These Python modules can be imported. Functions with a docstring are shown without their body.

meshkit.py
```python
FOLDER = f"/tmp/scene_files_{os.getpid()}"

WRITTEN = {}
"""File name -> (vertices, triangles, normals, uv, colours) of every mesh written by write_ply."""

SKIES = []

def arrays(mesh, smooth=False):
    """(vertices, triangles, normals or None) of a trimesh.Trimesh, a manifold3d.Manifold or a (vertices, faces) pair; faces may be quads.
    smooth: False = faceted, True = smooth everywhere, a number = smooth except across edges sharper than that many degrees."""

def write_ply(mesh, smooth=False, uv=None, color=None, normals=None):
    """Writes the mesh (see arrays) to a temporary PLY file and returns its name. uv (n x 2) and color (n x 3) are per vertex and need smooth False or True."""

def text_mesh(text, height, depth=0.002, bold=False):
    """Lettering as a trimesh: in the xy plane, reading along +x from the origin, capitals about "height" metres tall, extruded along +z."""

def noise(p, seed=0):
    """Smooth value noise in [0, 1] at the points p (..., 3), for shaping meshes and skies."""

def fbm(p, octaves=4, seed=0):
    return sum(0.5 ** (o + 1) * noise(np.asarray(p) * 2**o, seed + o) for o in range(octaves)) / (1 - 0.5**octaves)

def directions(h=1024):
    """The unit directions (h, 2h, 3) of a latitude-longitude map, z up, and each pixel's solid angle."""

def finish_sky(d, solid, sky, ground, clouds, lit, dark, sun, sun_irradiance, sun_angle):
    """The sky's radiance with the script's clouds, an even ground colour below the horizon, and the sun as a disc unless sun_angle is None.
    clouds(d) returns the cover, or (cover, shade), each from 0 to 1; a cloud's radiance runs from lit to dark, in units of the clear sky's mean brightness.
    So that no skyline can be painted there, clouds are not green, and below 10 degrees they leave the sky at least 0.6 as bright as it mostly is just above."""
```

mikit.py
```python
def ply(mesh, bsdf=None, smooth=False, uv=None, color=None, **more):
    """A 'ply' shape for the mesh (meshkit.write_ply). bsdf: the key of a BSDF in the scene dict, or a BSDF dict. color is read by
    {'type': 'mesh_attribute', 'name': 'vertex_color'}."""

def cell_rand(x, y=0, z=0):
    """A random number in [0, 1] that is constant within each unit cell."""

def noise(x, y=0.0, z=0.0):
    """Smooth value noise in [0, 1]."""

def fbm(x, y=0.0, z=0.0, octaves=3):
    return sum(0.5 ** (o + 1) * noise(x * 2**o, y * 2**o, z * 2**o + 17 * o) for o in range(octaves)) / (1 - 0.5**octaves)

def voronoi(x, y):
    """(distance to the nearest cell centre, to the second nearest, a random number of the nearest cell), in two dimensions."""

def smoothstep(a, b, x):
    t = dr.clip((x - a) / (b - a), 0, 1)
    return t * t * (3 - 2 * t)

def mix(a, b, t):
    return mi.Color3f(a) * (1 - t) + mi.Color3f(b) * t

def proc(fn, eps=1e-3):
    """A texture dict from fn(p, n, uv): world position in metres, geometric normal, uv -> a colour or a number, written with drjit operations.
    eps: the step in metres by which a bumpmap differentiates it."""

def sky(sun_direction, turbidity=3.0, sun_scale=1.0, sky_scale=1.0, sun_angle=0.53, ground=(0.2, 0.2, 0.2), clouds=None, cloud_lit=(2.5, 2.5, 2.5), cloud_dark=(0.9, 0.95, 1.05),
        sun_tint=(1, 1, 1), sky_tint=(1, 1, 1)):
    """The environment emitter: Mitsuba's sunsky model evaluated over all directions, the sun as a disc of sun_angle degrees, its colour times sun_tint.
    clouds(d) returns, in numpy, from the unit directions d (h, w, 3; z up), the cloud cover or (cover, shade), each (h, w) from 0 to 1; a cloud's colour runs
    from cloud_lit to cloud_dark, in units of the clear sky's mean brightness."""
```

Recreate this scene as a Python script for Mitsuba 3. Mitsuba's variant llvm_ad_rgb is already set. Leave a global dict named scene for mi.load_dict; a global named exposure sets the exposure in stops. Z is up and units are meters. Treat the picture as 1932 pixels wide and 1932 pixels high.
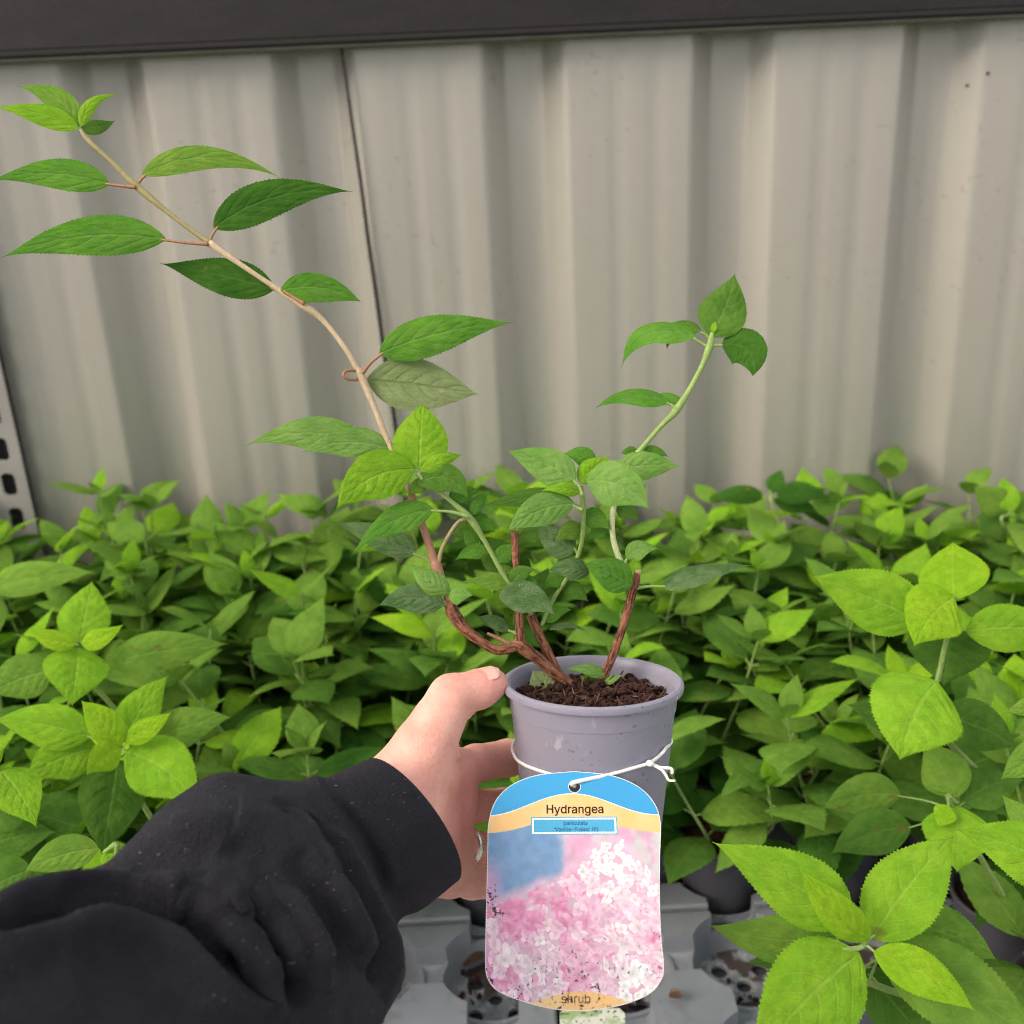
import math, random
import numpy as np, trimesh, manifold3d as m3, drjit as dr, mitsuba as mi
import mikit, meshkit
from shapely.geometry import Polygon, Point, box as sbox
from scipy.spatial import cKDTree

# ------------------------------------------------------------------ camera, sky, exposure
PITCH, ROLL, FPX, HALF = math.radians(20.0), math.radians(3.0), 1896.0, 966.0
CAM = np.array([0.0, 0.0, 1.45])
FWD = np.array([0.0, math.cos(PITCH), -math.sin(PITCH)])
_xb, _ub = np.array([1.0, 0, 0]), np.array([0.0, math.sin(PITCH), math.cos(PITCH)])
RIGHT = math.cos(ROLL) * _xb - math.sin(ROLL) * _ub
UP = math.sin(ROLL) * _xb + math.cos(ROLL) * _ub
T = mi.ScalarTransform4f
scene, labels = {}, {}
scene['camera'] = {'type': 'thinlens', 'fov': 2 * math.degrees(math.atan(HALF / FPX)), 'fov_axis': 'x', 'aperture_radius': 0.0020,
                   'focus_distance': 0.565, 'near_clip': 0.02, 'far_clip': 500.0,
                   'to_world': T().look_at(origin=CAM.tolist(), target=(CAM + FWD).tolist(), up=UP.tolist())}
scene['sky'] = mikit.sky((-0.78, -0.40, 0.62), turbidity=3, sun_scale=0.30, sun_angle=34.0, clouds=lambda d: 1.0,
                         cloud_lit=(1.25, 1.25, 1.25), sun_tint=(0.92, 0.98, 1.14))
exposure = 3.3


def P(px, py, d):
    """A point of the place: along the sight line of the photograph's point (px, py), d metres deep."""
    return CAM + d * (FWD + (px - HALF) / FPX * RIGHT + (HALF - py) / FPX * UP)


def on_plane(px, py, z):
    v = FWD + (px - HALF) / FPX * RIGHT + (HALF - py) / FPX * UP
    return CAM + v * ((z - CAM[2]) / v[2])


def pixel(p):
    q = np.asarray(p) - CAM
    d = q @ FWD
    return np.stack([HALF + FPX * (q @ RIGHT) / d, HALF - FPX * (q @ UP) / d], -1), d


def unit(v):
    v = np.asarray(v, float)
    return v / max(np.linalg.norm(v), 1e-12)


# ------------------------------------------------------------------ naming helpers
def numbered(k):
    if k not in USED:
        USED[k] = 0
        return k
    USED[k] += 1
    return f'{k}_{USED[k]:03d}'


USED = {}


def thing(name, label, cat, group=None):
    k = numbered(name)
    labels[k] = {'label': label, 'category': cat}
    if group:
        labels[k]['group'] = group
    return k


def obj(name, mesh, bsdf, parent=None, smooth=True, uv=None, color=None, **more):
    k = numbered((parent + '__' if parent else '') + name)
    scene[k] = mikit.ply(mesh, bsdf, smooth=smooth, uv=TUBE_UV[0] if isinstance(uv, int) else uv, color=color, **more)
    return k


def struct(name, mesh, bsdf, smooth=False, label=None):
    k = obj(name, mesh, bsdf, None, smooth)
    labels[k] = {'kind': 'structure'}
    if label:
        labels[k]['label'] = label
    return k


def tag(k, label, cat, group=None, kind=None):
    labels[k] = {'label': label, 'category': cat}
    if group:
        labels[k]['group'] = group
    if kind:
        labels[k]['kind'] = kind


# ------------------------------------------------------------------ shape helpers
def spline(pts, n):
    p = np.asarray(pts, float)
    p = np.vstack([2 * p[0] - p[1], p, 2 * p[-1] - p[-2]])
    seg = len(p) - 3
    s = np.linspace(0, seg - 1e-9, n)
    i = s.astype(int)
    t = (s - i)[:, None]
    a, b, c, d = p[i], p[i + 1], p[i + 2], p[i + 3]
    return 0.5 * (2 * b + (c - a) * t + (2 * a - 5 * b + 4 * c - d) * t**2 + (3 * b - a - 3 * c + d) * t**3)


TUBE_UV = [None]


def tube(pts, radii, n=24, sides=8, rough=0.0, seed=0, cap=True):
    """A swept round tube through the points; radii per point; rough: relative bark relief."""
    q = spline(np.hstack([np.asarray(pts, float), np.asarray(radii, float)[:, None]]), n)
    c, r = q[:, :3], np.maximum(q[:, 3], 2e-5)
    tan = np.gradient(c, axis=0)
    tan /= np.linalg.norm(tan, axis=1, keepdims=True) + 1e-15
    ref = np.array([0.31, 0.2, 0.93]) if abs(tan[0][2]) < 0.8 else np.array([1.0, 0.1, 0])
    x = unit(ref - tan[0] * (ref @ tan[0]))
    xs = []
    for k in range(n):
        x = unit(x - tan[k] * (x @ tan[k]))
        xs.append(x)
    xs = np.array(xs)
    ys = np.cross(tan, xs)
    a = np.arange(sides) * 2 * np.pi / sides
    dirs = xs[:, None] * np.cos(a)[None, :, None] + ys[:, None] * np.sin(a)[None, :, None]
    rr = np.repeat(r[:, None], sides, 1)
    if rough:
        rr = rr * (1 + rough * (meshkit.fbm(np.stack(np.broadcast_arrays(a[None] * 1.6, (np.arange(n) * 0.55)[:, None], 0), -1), 3, seed) - 0.5) * 2)
    v = (c[:, None] + dirs * rr[..., None]).reshape(-1, 3)
    run = np.concatenate([[0], np.cumsum(np.linalg.norm(np.diff(c, axis=0), axis=1))])
    TUBE_UV[0] = np.vstack([np.stack(np.broadcast_arrays((np.arange(sides) / sides)[None], run[:, None]), -1).reshape(-1, 2), [[0.5, 0.0], [0.5, run[-1]]]])
    f = []
    i, j = np.meshgrid(np.arange(n - 1), np.arange(sides), indexing='ij')
    i, j = i.ravel(), j.ravel()
    jj = (j + 1) % sides
    f = np.vstack([np.stack([i * sides + j, i * sides + jj, (i + 1) * sides + jj], 1), np.stack([i * sides + j, (i + 1) * sides + jj, (i + 1) * sides + j], 1)])
    if cap:
        v = np.vstack([v, c[0], c[-1]])
        k = np.arange(sides)
        kk = (k + 1) % sides
        f = np.vstack([f, np.stack([kk, k, k * 0 + len(v) - 2], 1), np.stack([(n - 1) * sides + k, (n - 1) * sides + kk, k * 0 + len(v) - 1], 1)])
    return v, f


def join(parts):
    vs, fs, at = [], [], 0
    for v, f in parts:
        vs.append(v)
        fs.append(np.asarray(f) + at)
        at += len(v)
    return np.vstack(vs), np.vstack(fs)


def bx(x0, x1, y0, y1, z0, z1, bevel=0.0):
    if bevel:
        c = [m3.Manifold.sphere(bevel, 12).translate([x, y, z]) for x in (x0 + bevel, x1 - bevel) for y in (y0 + bevel, y1 - bevel) for z in (z0 + bevel, z1 - bevel)]
        return m3.Manifold.batch_hull(c)
    return m3.Manifold.cube([x1 - x0, y1 - y0, z1 - z0]).translate([x0, y0, z0])


def mesh_of(man):
    m = man.to_mesh()
    return np.array(m.vert_properties[:, :3], float), np.array(m.tri_verts, int)


def lathe(profile, sides=72):
    """Revolve (r, z) rows about z."""
    pr = np.asarray(profile, float)
    a = np.arange(sides) * 2 * np.pi / sides
    v = np.stack([pr[:, :1] * np.cos(a), pr[:, :1] * np.sin(a), np.repeat(pr[:, 1:], sides, 1)], -1).reshape(-1, 3)
    i, j = np.meshgrid(np.arange(len(pr) - 1), np.arange(sides), indexing='ij')
    i, j = i.ravel(), j.ravel()
    jj = (j + 1) % sides
    return v, np.vstack([np.stack([i * sides + j, i * sides + jj, (i + 1) * sides + jj], 1), np.stack([i * sides + j, (i + 1) * sides + jj, (i + 1) * sides + j], 1)])


def leaf(B, Tp, N, width, arch=0.0, bow=0.0, fold=0.12, curl=0.0, rows=48, cols=9, serr=True, seed=0, wave=0.03, twist=0.0, blunt=0.0, acum=0.0):
    """An ovate, pointed, toothed leaf blade from B to Tp, face towards N; arch lifts the middle along N, bow moves it sideways, fold lifts the halves."""
    rng = np.random.default_rng(seed)
    B, Tp = np.asarray(B, float), np.asarray(Tp, float)
    L = np.linalg.norm(Tp - B)
    A = (Tp - B) / L
    N = unit(N - A * (N @ A))
    S = np.cross(N, A)
    t = np.linspace(0, 1, rows)
    h = 4 * t * (1 - t)
    if curl:
        h2 = t**3
    mid = B + (t * L)[:, None] * A + (arch * h * (1.15 - 0.3 * t))[:, None] * N + (bow * h)[:, None] * S
    if curl:
        mid = mid - (curl * L * h2)[:, None] * N
    tan = np.gradient(mid, axis=0)
    tan /= np.linalg.norm(tan, axis=1, keepdims=True)
    a = twist * (t - 0.3)
    n0 = N * np.cos(a)[:, None] + S * np.sin(a)[:, None]
    s = np.cross(n0, tan)
    s /= np.linalg.norm(s, axis=1, keepdims=True)
    n = np.cross(tan, s)
    pa, pb = 0.66 + 0.14 * rng.random() - 0.1 * blunt, 1.08 + 0.28 * rng.random() - 0.4 * blunt + acum
    w = t**pa * (1 - t) ** pb
    w = w / w.max() * (1 - 0.25 * np.exp(-((1 - t) / 0.09) ** 2))
    w = np.maximum(w, 0.012)
    u = np.linspace(-1, 1, cols)
    U = np.sign(u) * np.abs(u) ** 0.9
    W = w[:, None] * np.abs(U)[None] * 0.5 * width
    tt = np.repeat(t[:, None], cols, 1)
    fwd = np.zeros_like(W)
    if serr:
        tooth = (np.arange(rows) % 2) * np.clip(w * 3, 0, 1) * (t > 0.06)
        W[:, [0, -1]] *= (1 + (0.062 if rows > 30 else 0.05) * tooth * (0.6 + 0.8 * rng.random(rows)))[:, None]
        fwd[:, [0, -1]] = (tooth * 0.35 * L / rows)[:, None]
    sgn = np.sign(U)[None]
    ph = rng.random(3) * 6.28
    z = fold * W * (1 + 0.2 * np.sin(3 * tt + ph[0])) + wave * width * 0.35 * np.sin(9 * tt + ph[1] + sgn * 1.1) * U[None] ** 2 * np.clip(w * 1.5, 0, 1)[:, None]
    z -= 0.16 * W * np.abs(U)[None] * fold / 0.12
    k = 6.5 * (tt - 0.30 * np.abs(U)[None] ** 1.35) + np.where(U > 0, 0.37, 0.0)[None]
    z -= 0.007 * width * (0.6 + 0.9 * rng.random()) * np.cos(2 * np.pi * k) * np.abs(U)[None] * (1 - np.abs(U)[None]) * 2.2
    v = mid[:, None] + s[:, None] * (W * sgn)[..., None] + n[:, None] * z[..., None] + tan[:, None] * fwd[..., None]
    uv = np.stack([tt, np.repeat((u * 0.5 + 0.5)[None], rows, 0)], -1)
    i, j = np.meshgrid(np.arange(rows - 1), np.arange(cols - 1), indexing='ij')
    q = (i * cols + j).ravel()
    f = np.vstack([np.stack([q, q + cols, q + cols + 1], 1), np.stack([q, q + cols + 1, q + 1], 1)])
    return (v.reshape(-1, 3), f), uv.reshape(-1, 2)


def surface_nets(vol, origin, h):
    neg = vol < 0
    n = np.array(vol.shape) - 1
    corner = [(a, b, c) for a in (0, 1) for b in (0, 1) for c in (0, 1)]
    cut = lambda A, o: A[o[0]:o[0] + n[0], o[1]:o[1] + n[1], o[2]:o[2] + n[2]]
    cnt = sum(cut(neg, o).astype(np.int8) for o in corner)
    cell = np.argwhere((cnt > 0) & (cnt < 8))
    index = -np.ones(n, int)
    index[tuple(cell.T)] = np.arange(len(cell))
    acc, num = np.zeros((len(cell), 3)), np.zeros(len(cell))
    for a in corner:
        for ax in range(3):
            if a[ax]:
                continue
            b = list(a)
            b[ax] = 1
            va, vb = vol[tuple((cell + a).T)], vol[tuple((cell + b).T)]
            on = (va < 0) != (vb < 0)
            t = va / np.where(on, va - vb, 1)
            p = np.tile(np.array(a, float), (len(cell), 1))
            p[:, ax] = t
            acc += p * on[:, None]
            num += on
    v = (cell + acc / num[:, None]) * h + origin
    faces = []
    for ax in range(3):
        o1, o2 = (ax + 1) % 3, (ax + 2) % 3
        sl0, sl1 = [slice(None)] * 3, [slice(None)] * 3
        sl0[ax], sl1[ax] = slice(0, -1), slice(1, None)
        e = np.argwhere(neg[tuple(sl0)] != neg[tuple(sl1)])
        e = e[(e[:, o1] > 0) & (e[:, o2] > 0) & (e[:, o1] < n[o1]) & (e[:, o2] < n[o2])]
        inside = neg[tuple(e.T)]
        q = []
        for d1, d2 in ((-1, -1), (0, -1), (0, 0), (-1, 0)):
            c = e.copy()
            c[:, o1] += d1
            c[:, o2] += d2
            q.append(index[tuple(c.T)])
        q = np.stack(q, 1)
        q = np.where(inside[:, None], q, q[:, ::-1])
        faces.append(q)
    f = np.vstack(faces)
    return v, np.vstack([f[:, [0, 1, 2]], f[:, [0, 2, 3]]])


# ------------------------------------------------------------------ materials
noise, fbm, voronoi, smoothstep, mix, cell_rand = mikit.noise, mikit.fbm, mikit.voronoi, mikit.smoothstep, mikit.mix, mikit.cell_rand


def mat(name, d):
    scene[name] = d
    return name


def veins(uv):
    a = dr.abs(uv.y - 0.5) * 2
    k = 6.5 * (uv.x - 0.30 * dr.power(a, 1.35)) + dr.select(uv.y > 0.5, mi.Float(0.37), mi.Float(0))
    d = dr.abs(k - dr.round(k))
    side = (1 - smoothstep(0.015, 0.075, d)) * smoothstep(0.0, 0.08, a) * (1 - smoothstep(0.45, 0.92, a)) * smoothstep(0.0, 0.05, uv.x)
    midrib = (1 - smoothstep(0.02, 0.06, a)) * (1 - 0.6 * uv.x)
    return dr.maximum(side * 0.6, midrib)


def leaf_bump(p, n, uv):
    f = noise(p.x * 900, p.y * 900, p.z * 900) * 0.16
    a = dr.abs(uv.y - 0.5) * 2
    k = 6.5 * (uv.x - 0.30 * dr.power(a, 1.35)) + dr.select(uv.y > 0.5, mi.Float(0.37), mi.Float(0))
    q = fbm(uv.x * 26, a * 9, 3.0, 2) * 0.5
    return f + q - veins(uv) * 0.55 + dr.square(dr.sin(k * 3.14159)) * 0.30 * (1 - 0.6 * a)


def leaf_mat(name, col, young, vein, dust=0.0, rough=0.34, trans=0.75, bump=0.0010, vein_k=0.5, spec=0.5):
    def colour(p, n, uv):
        v = veins(uv)
        m = fbm(p.x * 70, p.y * 70, p.z * 70, 3)
        c = mix(col, young, smoothstep(0.3, 0.75, m))
        big = noise(p.x * 9 + 4, p.y * 9, p.z * 9)
        c = c * (0.82 + 0.36 * big)
        c = c * (0.9 + 0.2 * noise(p.x * 1500, p.y * 1500, p.z * 1500))
        c = mix(c, vein, v * vein_k)
        blem = smoothstep(0.80, 0.85, noise(p.x * 130, p.y * 130, p.z * 130)) * smoothstep(0.70, 0.80, noise(p.x * 17 + 3, p.y * 17, p.z * 17))
        c = mix(c, (0.20, 0.16, 0.045), blem * 0.6)
        c = c * (0.93 + 0.14 * smoothstep(0.3, 0.7, fbm(uv.x * 14, uv.y * 9, p.x * 30, 2)))
        if dust:
            s = smoothstep(0.70, 0.86, noise(p.x * 2100, p.y * 2100, p.z * 2100)) * smoothstep(0.38, 0.70, fbm(p.x * 120, p.y * 120, p.z * 120))
            c = mix(c, (0.42, 0.48, 0.38), s * dust * 0.8)
            c = mix(c, (0.28, 0.33, 0.20), smoothstep(0.35, 0.7, fbm(p.x * 210 + 9, p.y * 210, p.z * 210)) * dust * 0.25)
        return c
    return mat(name, {'type': 'bumpmap', 'arbitrary': mikit.proc(leaf_bump, 4e-4), 'scale': bump,
                      'bsdf': {'type': 'principledthin', 'base_color': mikit.proc(colour), 'roughness': rough, 'diff_trans': trans, 'eta': 1.45, 'spec_trans': 0.0}})


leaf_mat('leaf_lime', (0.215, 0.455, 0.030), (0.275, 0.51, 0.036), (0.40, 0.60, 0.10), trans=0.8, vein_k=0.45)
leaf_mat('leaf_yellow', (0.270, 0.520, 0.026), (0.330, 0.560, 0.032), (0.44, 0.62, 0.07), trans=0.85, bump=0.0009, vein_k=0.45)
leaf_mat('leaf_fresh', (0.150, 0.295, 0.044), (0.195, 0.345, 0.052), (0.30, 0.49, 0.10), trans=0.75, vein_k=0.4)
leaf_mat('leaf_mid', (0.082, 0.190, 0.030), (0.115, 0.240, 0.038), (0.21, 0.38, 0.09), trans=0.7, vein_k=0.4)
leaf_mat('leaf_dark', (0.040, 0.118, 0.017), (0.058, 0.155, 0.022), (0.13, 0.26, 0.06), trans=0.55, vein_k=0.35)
leaf_mat('leaf_held', (0.088, 0.255, 0.026), (0.13, 0.315, 0.036), (0.26, 0.46, 0.13), dust=0.30, trans=0.65, vein_k=0.4)
leaf_mat('leaf_pale', (0.155, 0.33, 0.060), (0.215, 0.395, 0.085), (0.36, 0.52, 0.17), dust=0.45, trans=0.6, vein_k=0.45)
leaf_mat('leaf_dusty', (0.066, 0.140, 0.042), (0.10, 0.18, 0.062), (0.2, 0.29, 0.16), dust=0.8, trans=0.4, vein_k=0.3)
leaf_mat('leaf_under', (0.25, 0.33, 0.14), (0.29, 0.36, 0.17), (0.13, 0.20, 0.06), trans=0.5, vein_k=0.6, rough=0.6)


def rough_plastic(name, col, rough=0.4, noise_scale=40, var=0.12, spec=0.5):
    def colour(p, n, uv):
        return mi.Color3f(col) * (1 - var + 2 * var * fbm(p.x * noise_scale, p.y * noise_scale, p.z * noise_scale, 4))
    return mat(name, {'type': 'twosided', 'bsdf': {'type': 'principled', 'base_color': mikit.proc(colour), 'roughness': rough, 'specular': spec}})


def wall_colour(p, n, uv):
    c = mix((0.385, 0.370, 0.336), (0.425, 0.410, 0.376), fbm(p.x * 2, p.z * 0.7, p.y))
    streak = fbm(p.x * 45, p.z * 1.1, 3.0, 4)
    c = c * (0.93 + 0.12 * streak)
    spot = smoothstep(0.90, 0.93, noise(p.x * 160, p.z * 160, 2.0)) * smoothstep(0.62, 0.75, noise(p.x * 7, p.z * 7, 9.0))
    return mix(c, (0.25, 0.23, 0.19), spot * 0.4)


mat('wall_paint', {'type': 'twosided', 'bsdf': {'type': 'principled', 'base_color': mikit.proc(wall_colour), 'roughness': 0.36, 'specular': 0.5, 'metallic': 0.30}})


def beam_colour(p, n, uv):
    return mix((0.007, 0.0055, 0.006), (0.018, 0.0135, 0.014), fbm(p.x * 14, p.y * 60, p.z * 60, 4)) * (0.8 + 0.5 * noise(p.x * 300, p.z * 300, 1.0))


mat('beam_steel', {'type': 'twosided', 'bsdf': {'type': 'principled', 'base_color': mikit.proc(beam_colour), 'roughness': 0.5, 'specular': 0.4}})
rough_plastic('lip_zinc', (0.085, 0.088, 0.070), 0.5, 30, 0.3)
rough_plastic('white_steel', (0.28, 0.265, 0.26), 0.45, 25, 0.15)
rough_plastic('blue_grey', (0.36, 0.40, 0.43), 0.5, 12, 0.15)
rough_plastic('slot_dark', (0.015, 0.013, 0.015), 0.8)
rough_plastic('cable_rubber', (0.02, 0.019, 0.018), 0.55)


def pot_colour(p, n, uv):
    c = mix((0.225, 0.220, 0.290), (0.26, 0.252, 0.325), fbm(p.x * 35, p.y * 35, p.z * 35, 4))
    sc = smoothstep(0.66, 0.74, fbm(p.x * 240, p.y * 240, p.z * 90, 3)) * smoothstep(0.5, 0.7, noise(p.x * 45, p.y * 45, p.z * 45))
    c = mix(c, (0.42, 0.41, 0.45), sc * 0.55)
    dk = smoothstep(0.80, 0.85, noise(p.x * 420, p.y * 420, p.z * 420))
    return mix(c, (0.06, 0.05, 0.05), dk * 0.35 * smoothstep(0.4, 0.6, noise(p.x * 30, p.y * 30, p.z * 30)))


mat('pot_plastic', {'type': 'twosided', 'bsdf': {'type': 'principled', 'base_color': mikit.proc(pot_colour), 'roughness': 0.38, 'specular': 0.5}})
rough_plastic('pot_dark', (0.060, 0.060, 0.072), 0.45, 60, 0.25)

CELL, TRAY_X0, TRAY_Y0, FLOOR_Z = 0.124, 0.02, 0.715, 0.65


def tray_colour(p, n, uv):
    c = mix((0.170, 0.185, 0.215), (0.215, 0.232, 0.265), fbm(p.x * 25, p.y * 25, p.z * 25, 4))
    up = smoothstep(0.6, 0.9, n.z)
    low = 1 - smoothstep(FLOOR_Z + 0.004, FLOOR_Z + 0.02, p.z)
    d = fbm(p.x * 60, p.y * 60, 5.0, 4)
    dirt = smoothstep(0.50, 0.62, d) * up * low + 0.22 * smoothstep(0.60, 0.80, d) * up * (1 - low)
    c = mix(c, (0.045, 0.028, 0.022), dirt * 0.9)
    pale = smoothstep(0.55, 0.62, fbm(p.x * 130, p.y * 130, 8.0, 3)) * up * low * (1 - dirt)
    return mix(c, (0.5, 0.49, 0.5), pale * 0.35)


mat('tray_plastic', {'type': 'twosided', 'bsdf': {'type': 'principled', 'base_color': mikit.proc(tray_colour), 'roughness': 0.42, 'specular': 0.5}})


def soil_colour(p, n, uv):
    c = mix((0.012, 0.0065, 0.006), (0.060, 0.026, 0.020), fbm(p.x * 260, p.y * 260, p.z * 260, 3))
    return c * (0.7 + 0.7 * noise(p.x * 900, p.y * 900, p.z * 900))


mat('soil_peat', {'type': 'twosided', 'bsdf': {'type': 'principled', 'base_color': mikit.proc(soil_colour), 'roughness': 0.9, 'specular': 0.2}})


def bark_grain(uv):
    a = uv.x * 6.28318
    return fbm(dr.cos(a) * 3.2, dr.sin(a) * 3.2, uv.y * 130, 4)


def bark_colour(p, n, uv):
    c = mix((0.085, 0.027, 0.016), (0.30, 0.125, 0.070), smoothstep(0.34, 0.68, bark_grain(uv)))
    c = mix(c, (0.06, 0.022, 0.016), smoothstep(0.60, 0.75, fbm(p.x * 240, p.y * 240, p.z * 240, 3)) * 0.6)
    return mix(c, (0.42, 0.30, 0.21), smoothstep(0.66, 0.9, noise(p.x * 1300, p.y * 1300, p.z * 700)) * 0.35)


def bark_bump(p, n, uv):
    return bark_grain(uv) + 0.3 * fbm(p.x * 900, p.y * 900, p.z * 900, 2)


mat('bark', {'type': 'twosided', 'bsdf': {'type': 'bumpmap', 'arbitrary': mikit.proc(bark_bump, 3e-4), 'scale': 0.0016,
                                        'bsdf': {'type': 'principled', 'base_color': mikit.proc(bark_colour), 'roughness': 0.75, 'specular': 0.3}}})


def stem_mat(name, a, b):
    def colour(p, n, uv):
        c = mix(a, b, fbm(p.x * 60, p.y * 60, p.z * 60, 3))
        return c * (0.85 + 0.3 * noise(p.x * 1200, p.y * 1200, p.z * 400))
    return mat(name, {'type': 'twosided', 'bsdf': {'type': 'principled', 'base_color': mikit.proc(colour), 'roughness': 0.5, 'specular': 0.4}})


stem_mat('stem_tan', (0.40, 0.30, 0.19), (0.52, 0.42, 0.28))
stem_mat('stem_brown', (0.27, 0.125, 0.08), (0.38, 0.20, 0.135))
stem_mat('stem_olive', (0.24, 0.22, 0.09), (0.31, 0.27, 0.13))
stem_mat('stem_green', (0.19, 0.30, 0.075), (0.27, 0.37, 0.115))
stem_mat('stem_pale', (0.44, 0.50, 0.26), (0.52, 0.55, 0.33))
stem_mat('petiole_red', (0.30, 0.14, 0.075), (0.36, 0.20, 0.11))


def skin_colour(p, n, uv):
    c = mix((0.66, 0.315, 0.255), (0.76, 0.415, 0.335), smoothstep(0.25, 0.75, fbm(p.x * 75, p.y * 75, p.z * 75, 4)))
    q = (p - mi.Point3f(*P(880, 1520, 0.585).tolist()))
    red = dr.exp(-dr.squared_norm(q) / 0.0014)
    c = mix(c, (0.68, 0.255, 0.225), red * 0.75)
    q2 = (p - mi.Point3f(*P(915, 1288, 0.572).tolist()))
    c = mix(c, (0.72, 0.28, 0.24), dr.exp(-dr.squared_norm(q2) / 0.00022) * 0.6)
    return c * (0.94 + 0.12 * noise(p.x * 700, p.y * 700, p.z * 700))


def skin_bump(p, n, uv):
    return fbm(p.x * 1100, p.y * 1100, p.z * 1100, 2) + 0.25 * noise(p.x * 420, p.y * 160, p.z * 420)


mat('skin', {'type': 'twosided', 'bsdf': {'type': 'bumpmap', 'arbitrary': mikit.proc(skin_bump, 4e-4), 'scale': 0.00042,
                                        'bsdf': {'type': 'principled', 'base_color': mikit.proc(skin_colour), 'roughness': 0.5, 'specular': 0.4, 'sheen': 0.2}}})
mat('nail', {'type': 'twosided', 'bsdf': {'type': 'principled', 'base_color': {'type': 'rgb', 'value': [0.74, 0.42, 0.36]}, 'roughness': 0.3, 'specular': 0.5}})
mat('ring_silver', {'type': 'roughconductor', 'material': 'Ag', 'alpha': 0.18})


def cloth_colour(p, n, uv):
    c = mix((0.0105, 0.0105, 0.0150), (0.0180, 0.0178, 0.0240), fbm(p.x * 160, p.y * 160, p.z * 160, 3))
    c = c * (0.75 + 0.5 * noise(p.x * 2200, p.y * 2200, p.z * 2200))
    lint = smoothstep(0.915, 0.95, noise(p.x * 380, p.y * 1300, p.z * 1300)) * smoothstep(0.40, 0.6, noise(p.x * 40, p.y * 40, p.z * 40))
    return mix(c, (0.22, 0.21, 0.23), lint * 0.6)


def cloth_bump(p, n, uv):
    return noise(p.x * 1900, p.y * 1900, p.z * 1900) + 0.5 * fbm(p.x * 420, p.y * 420, p.z * 420, 2)


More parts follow.
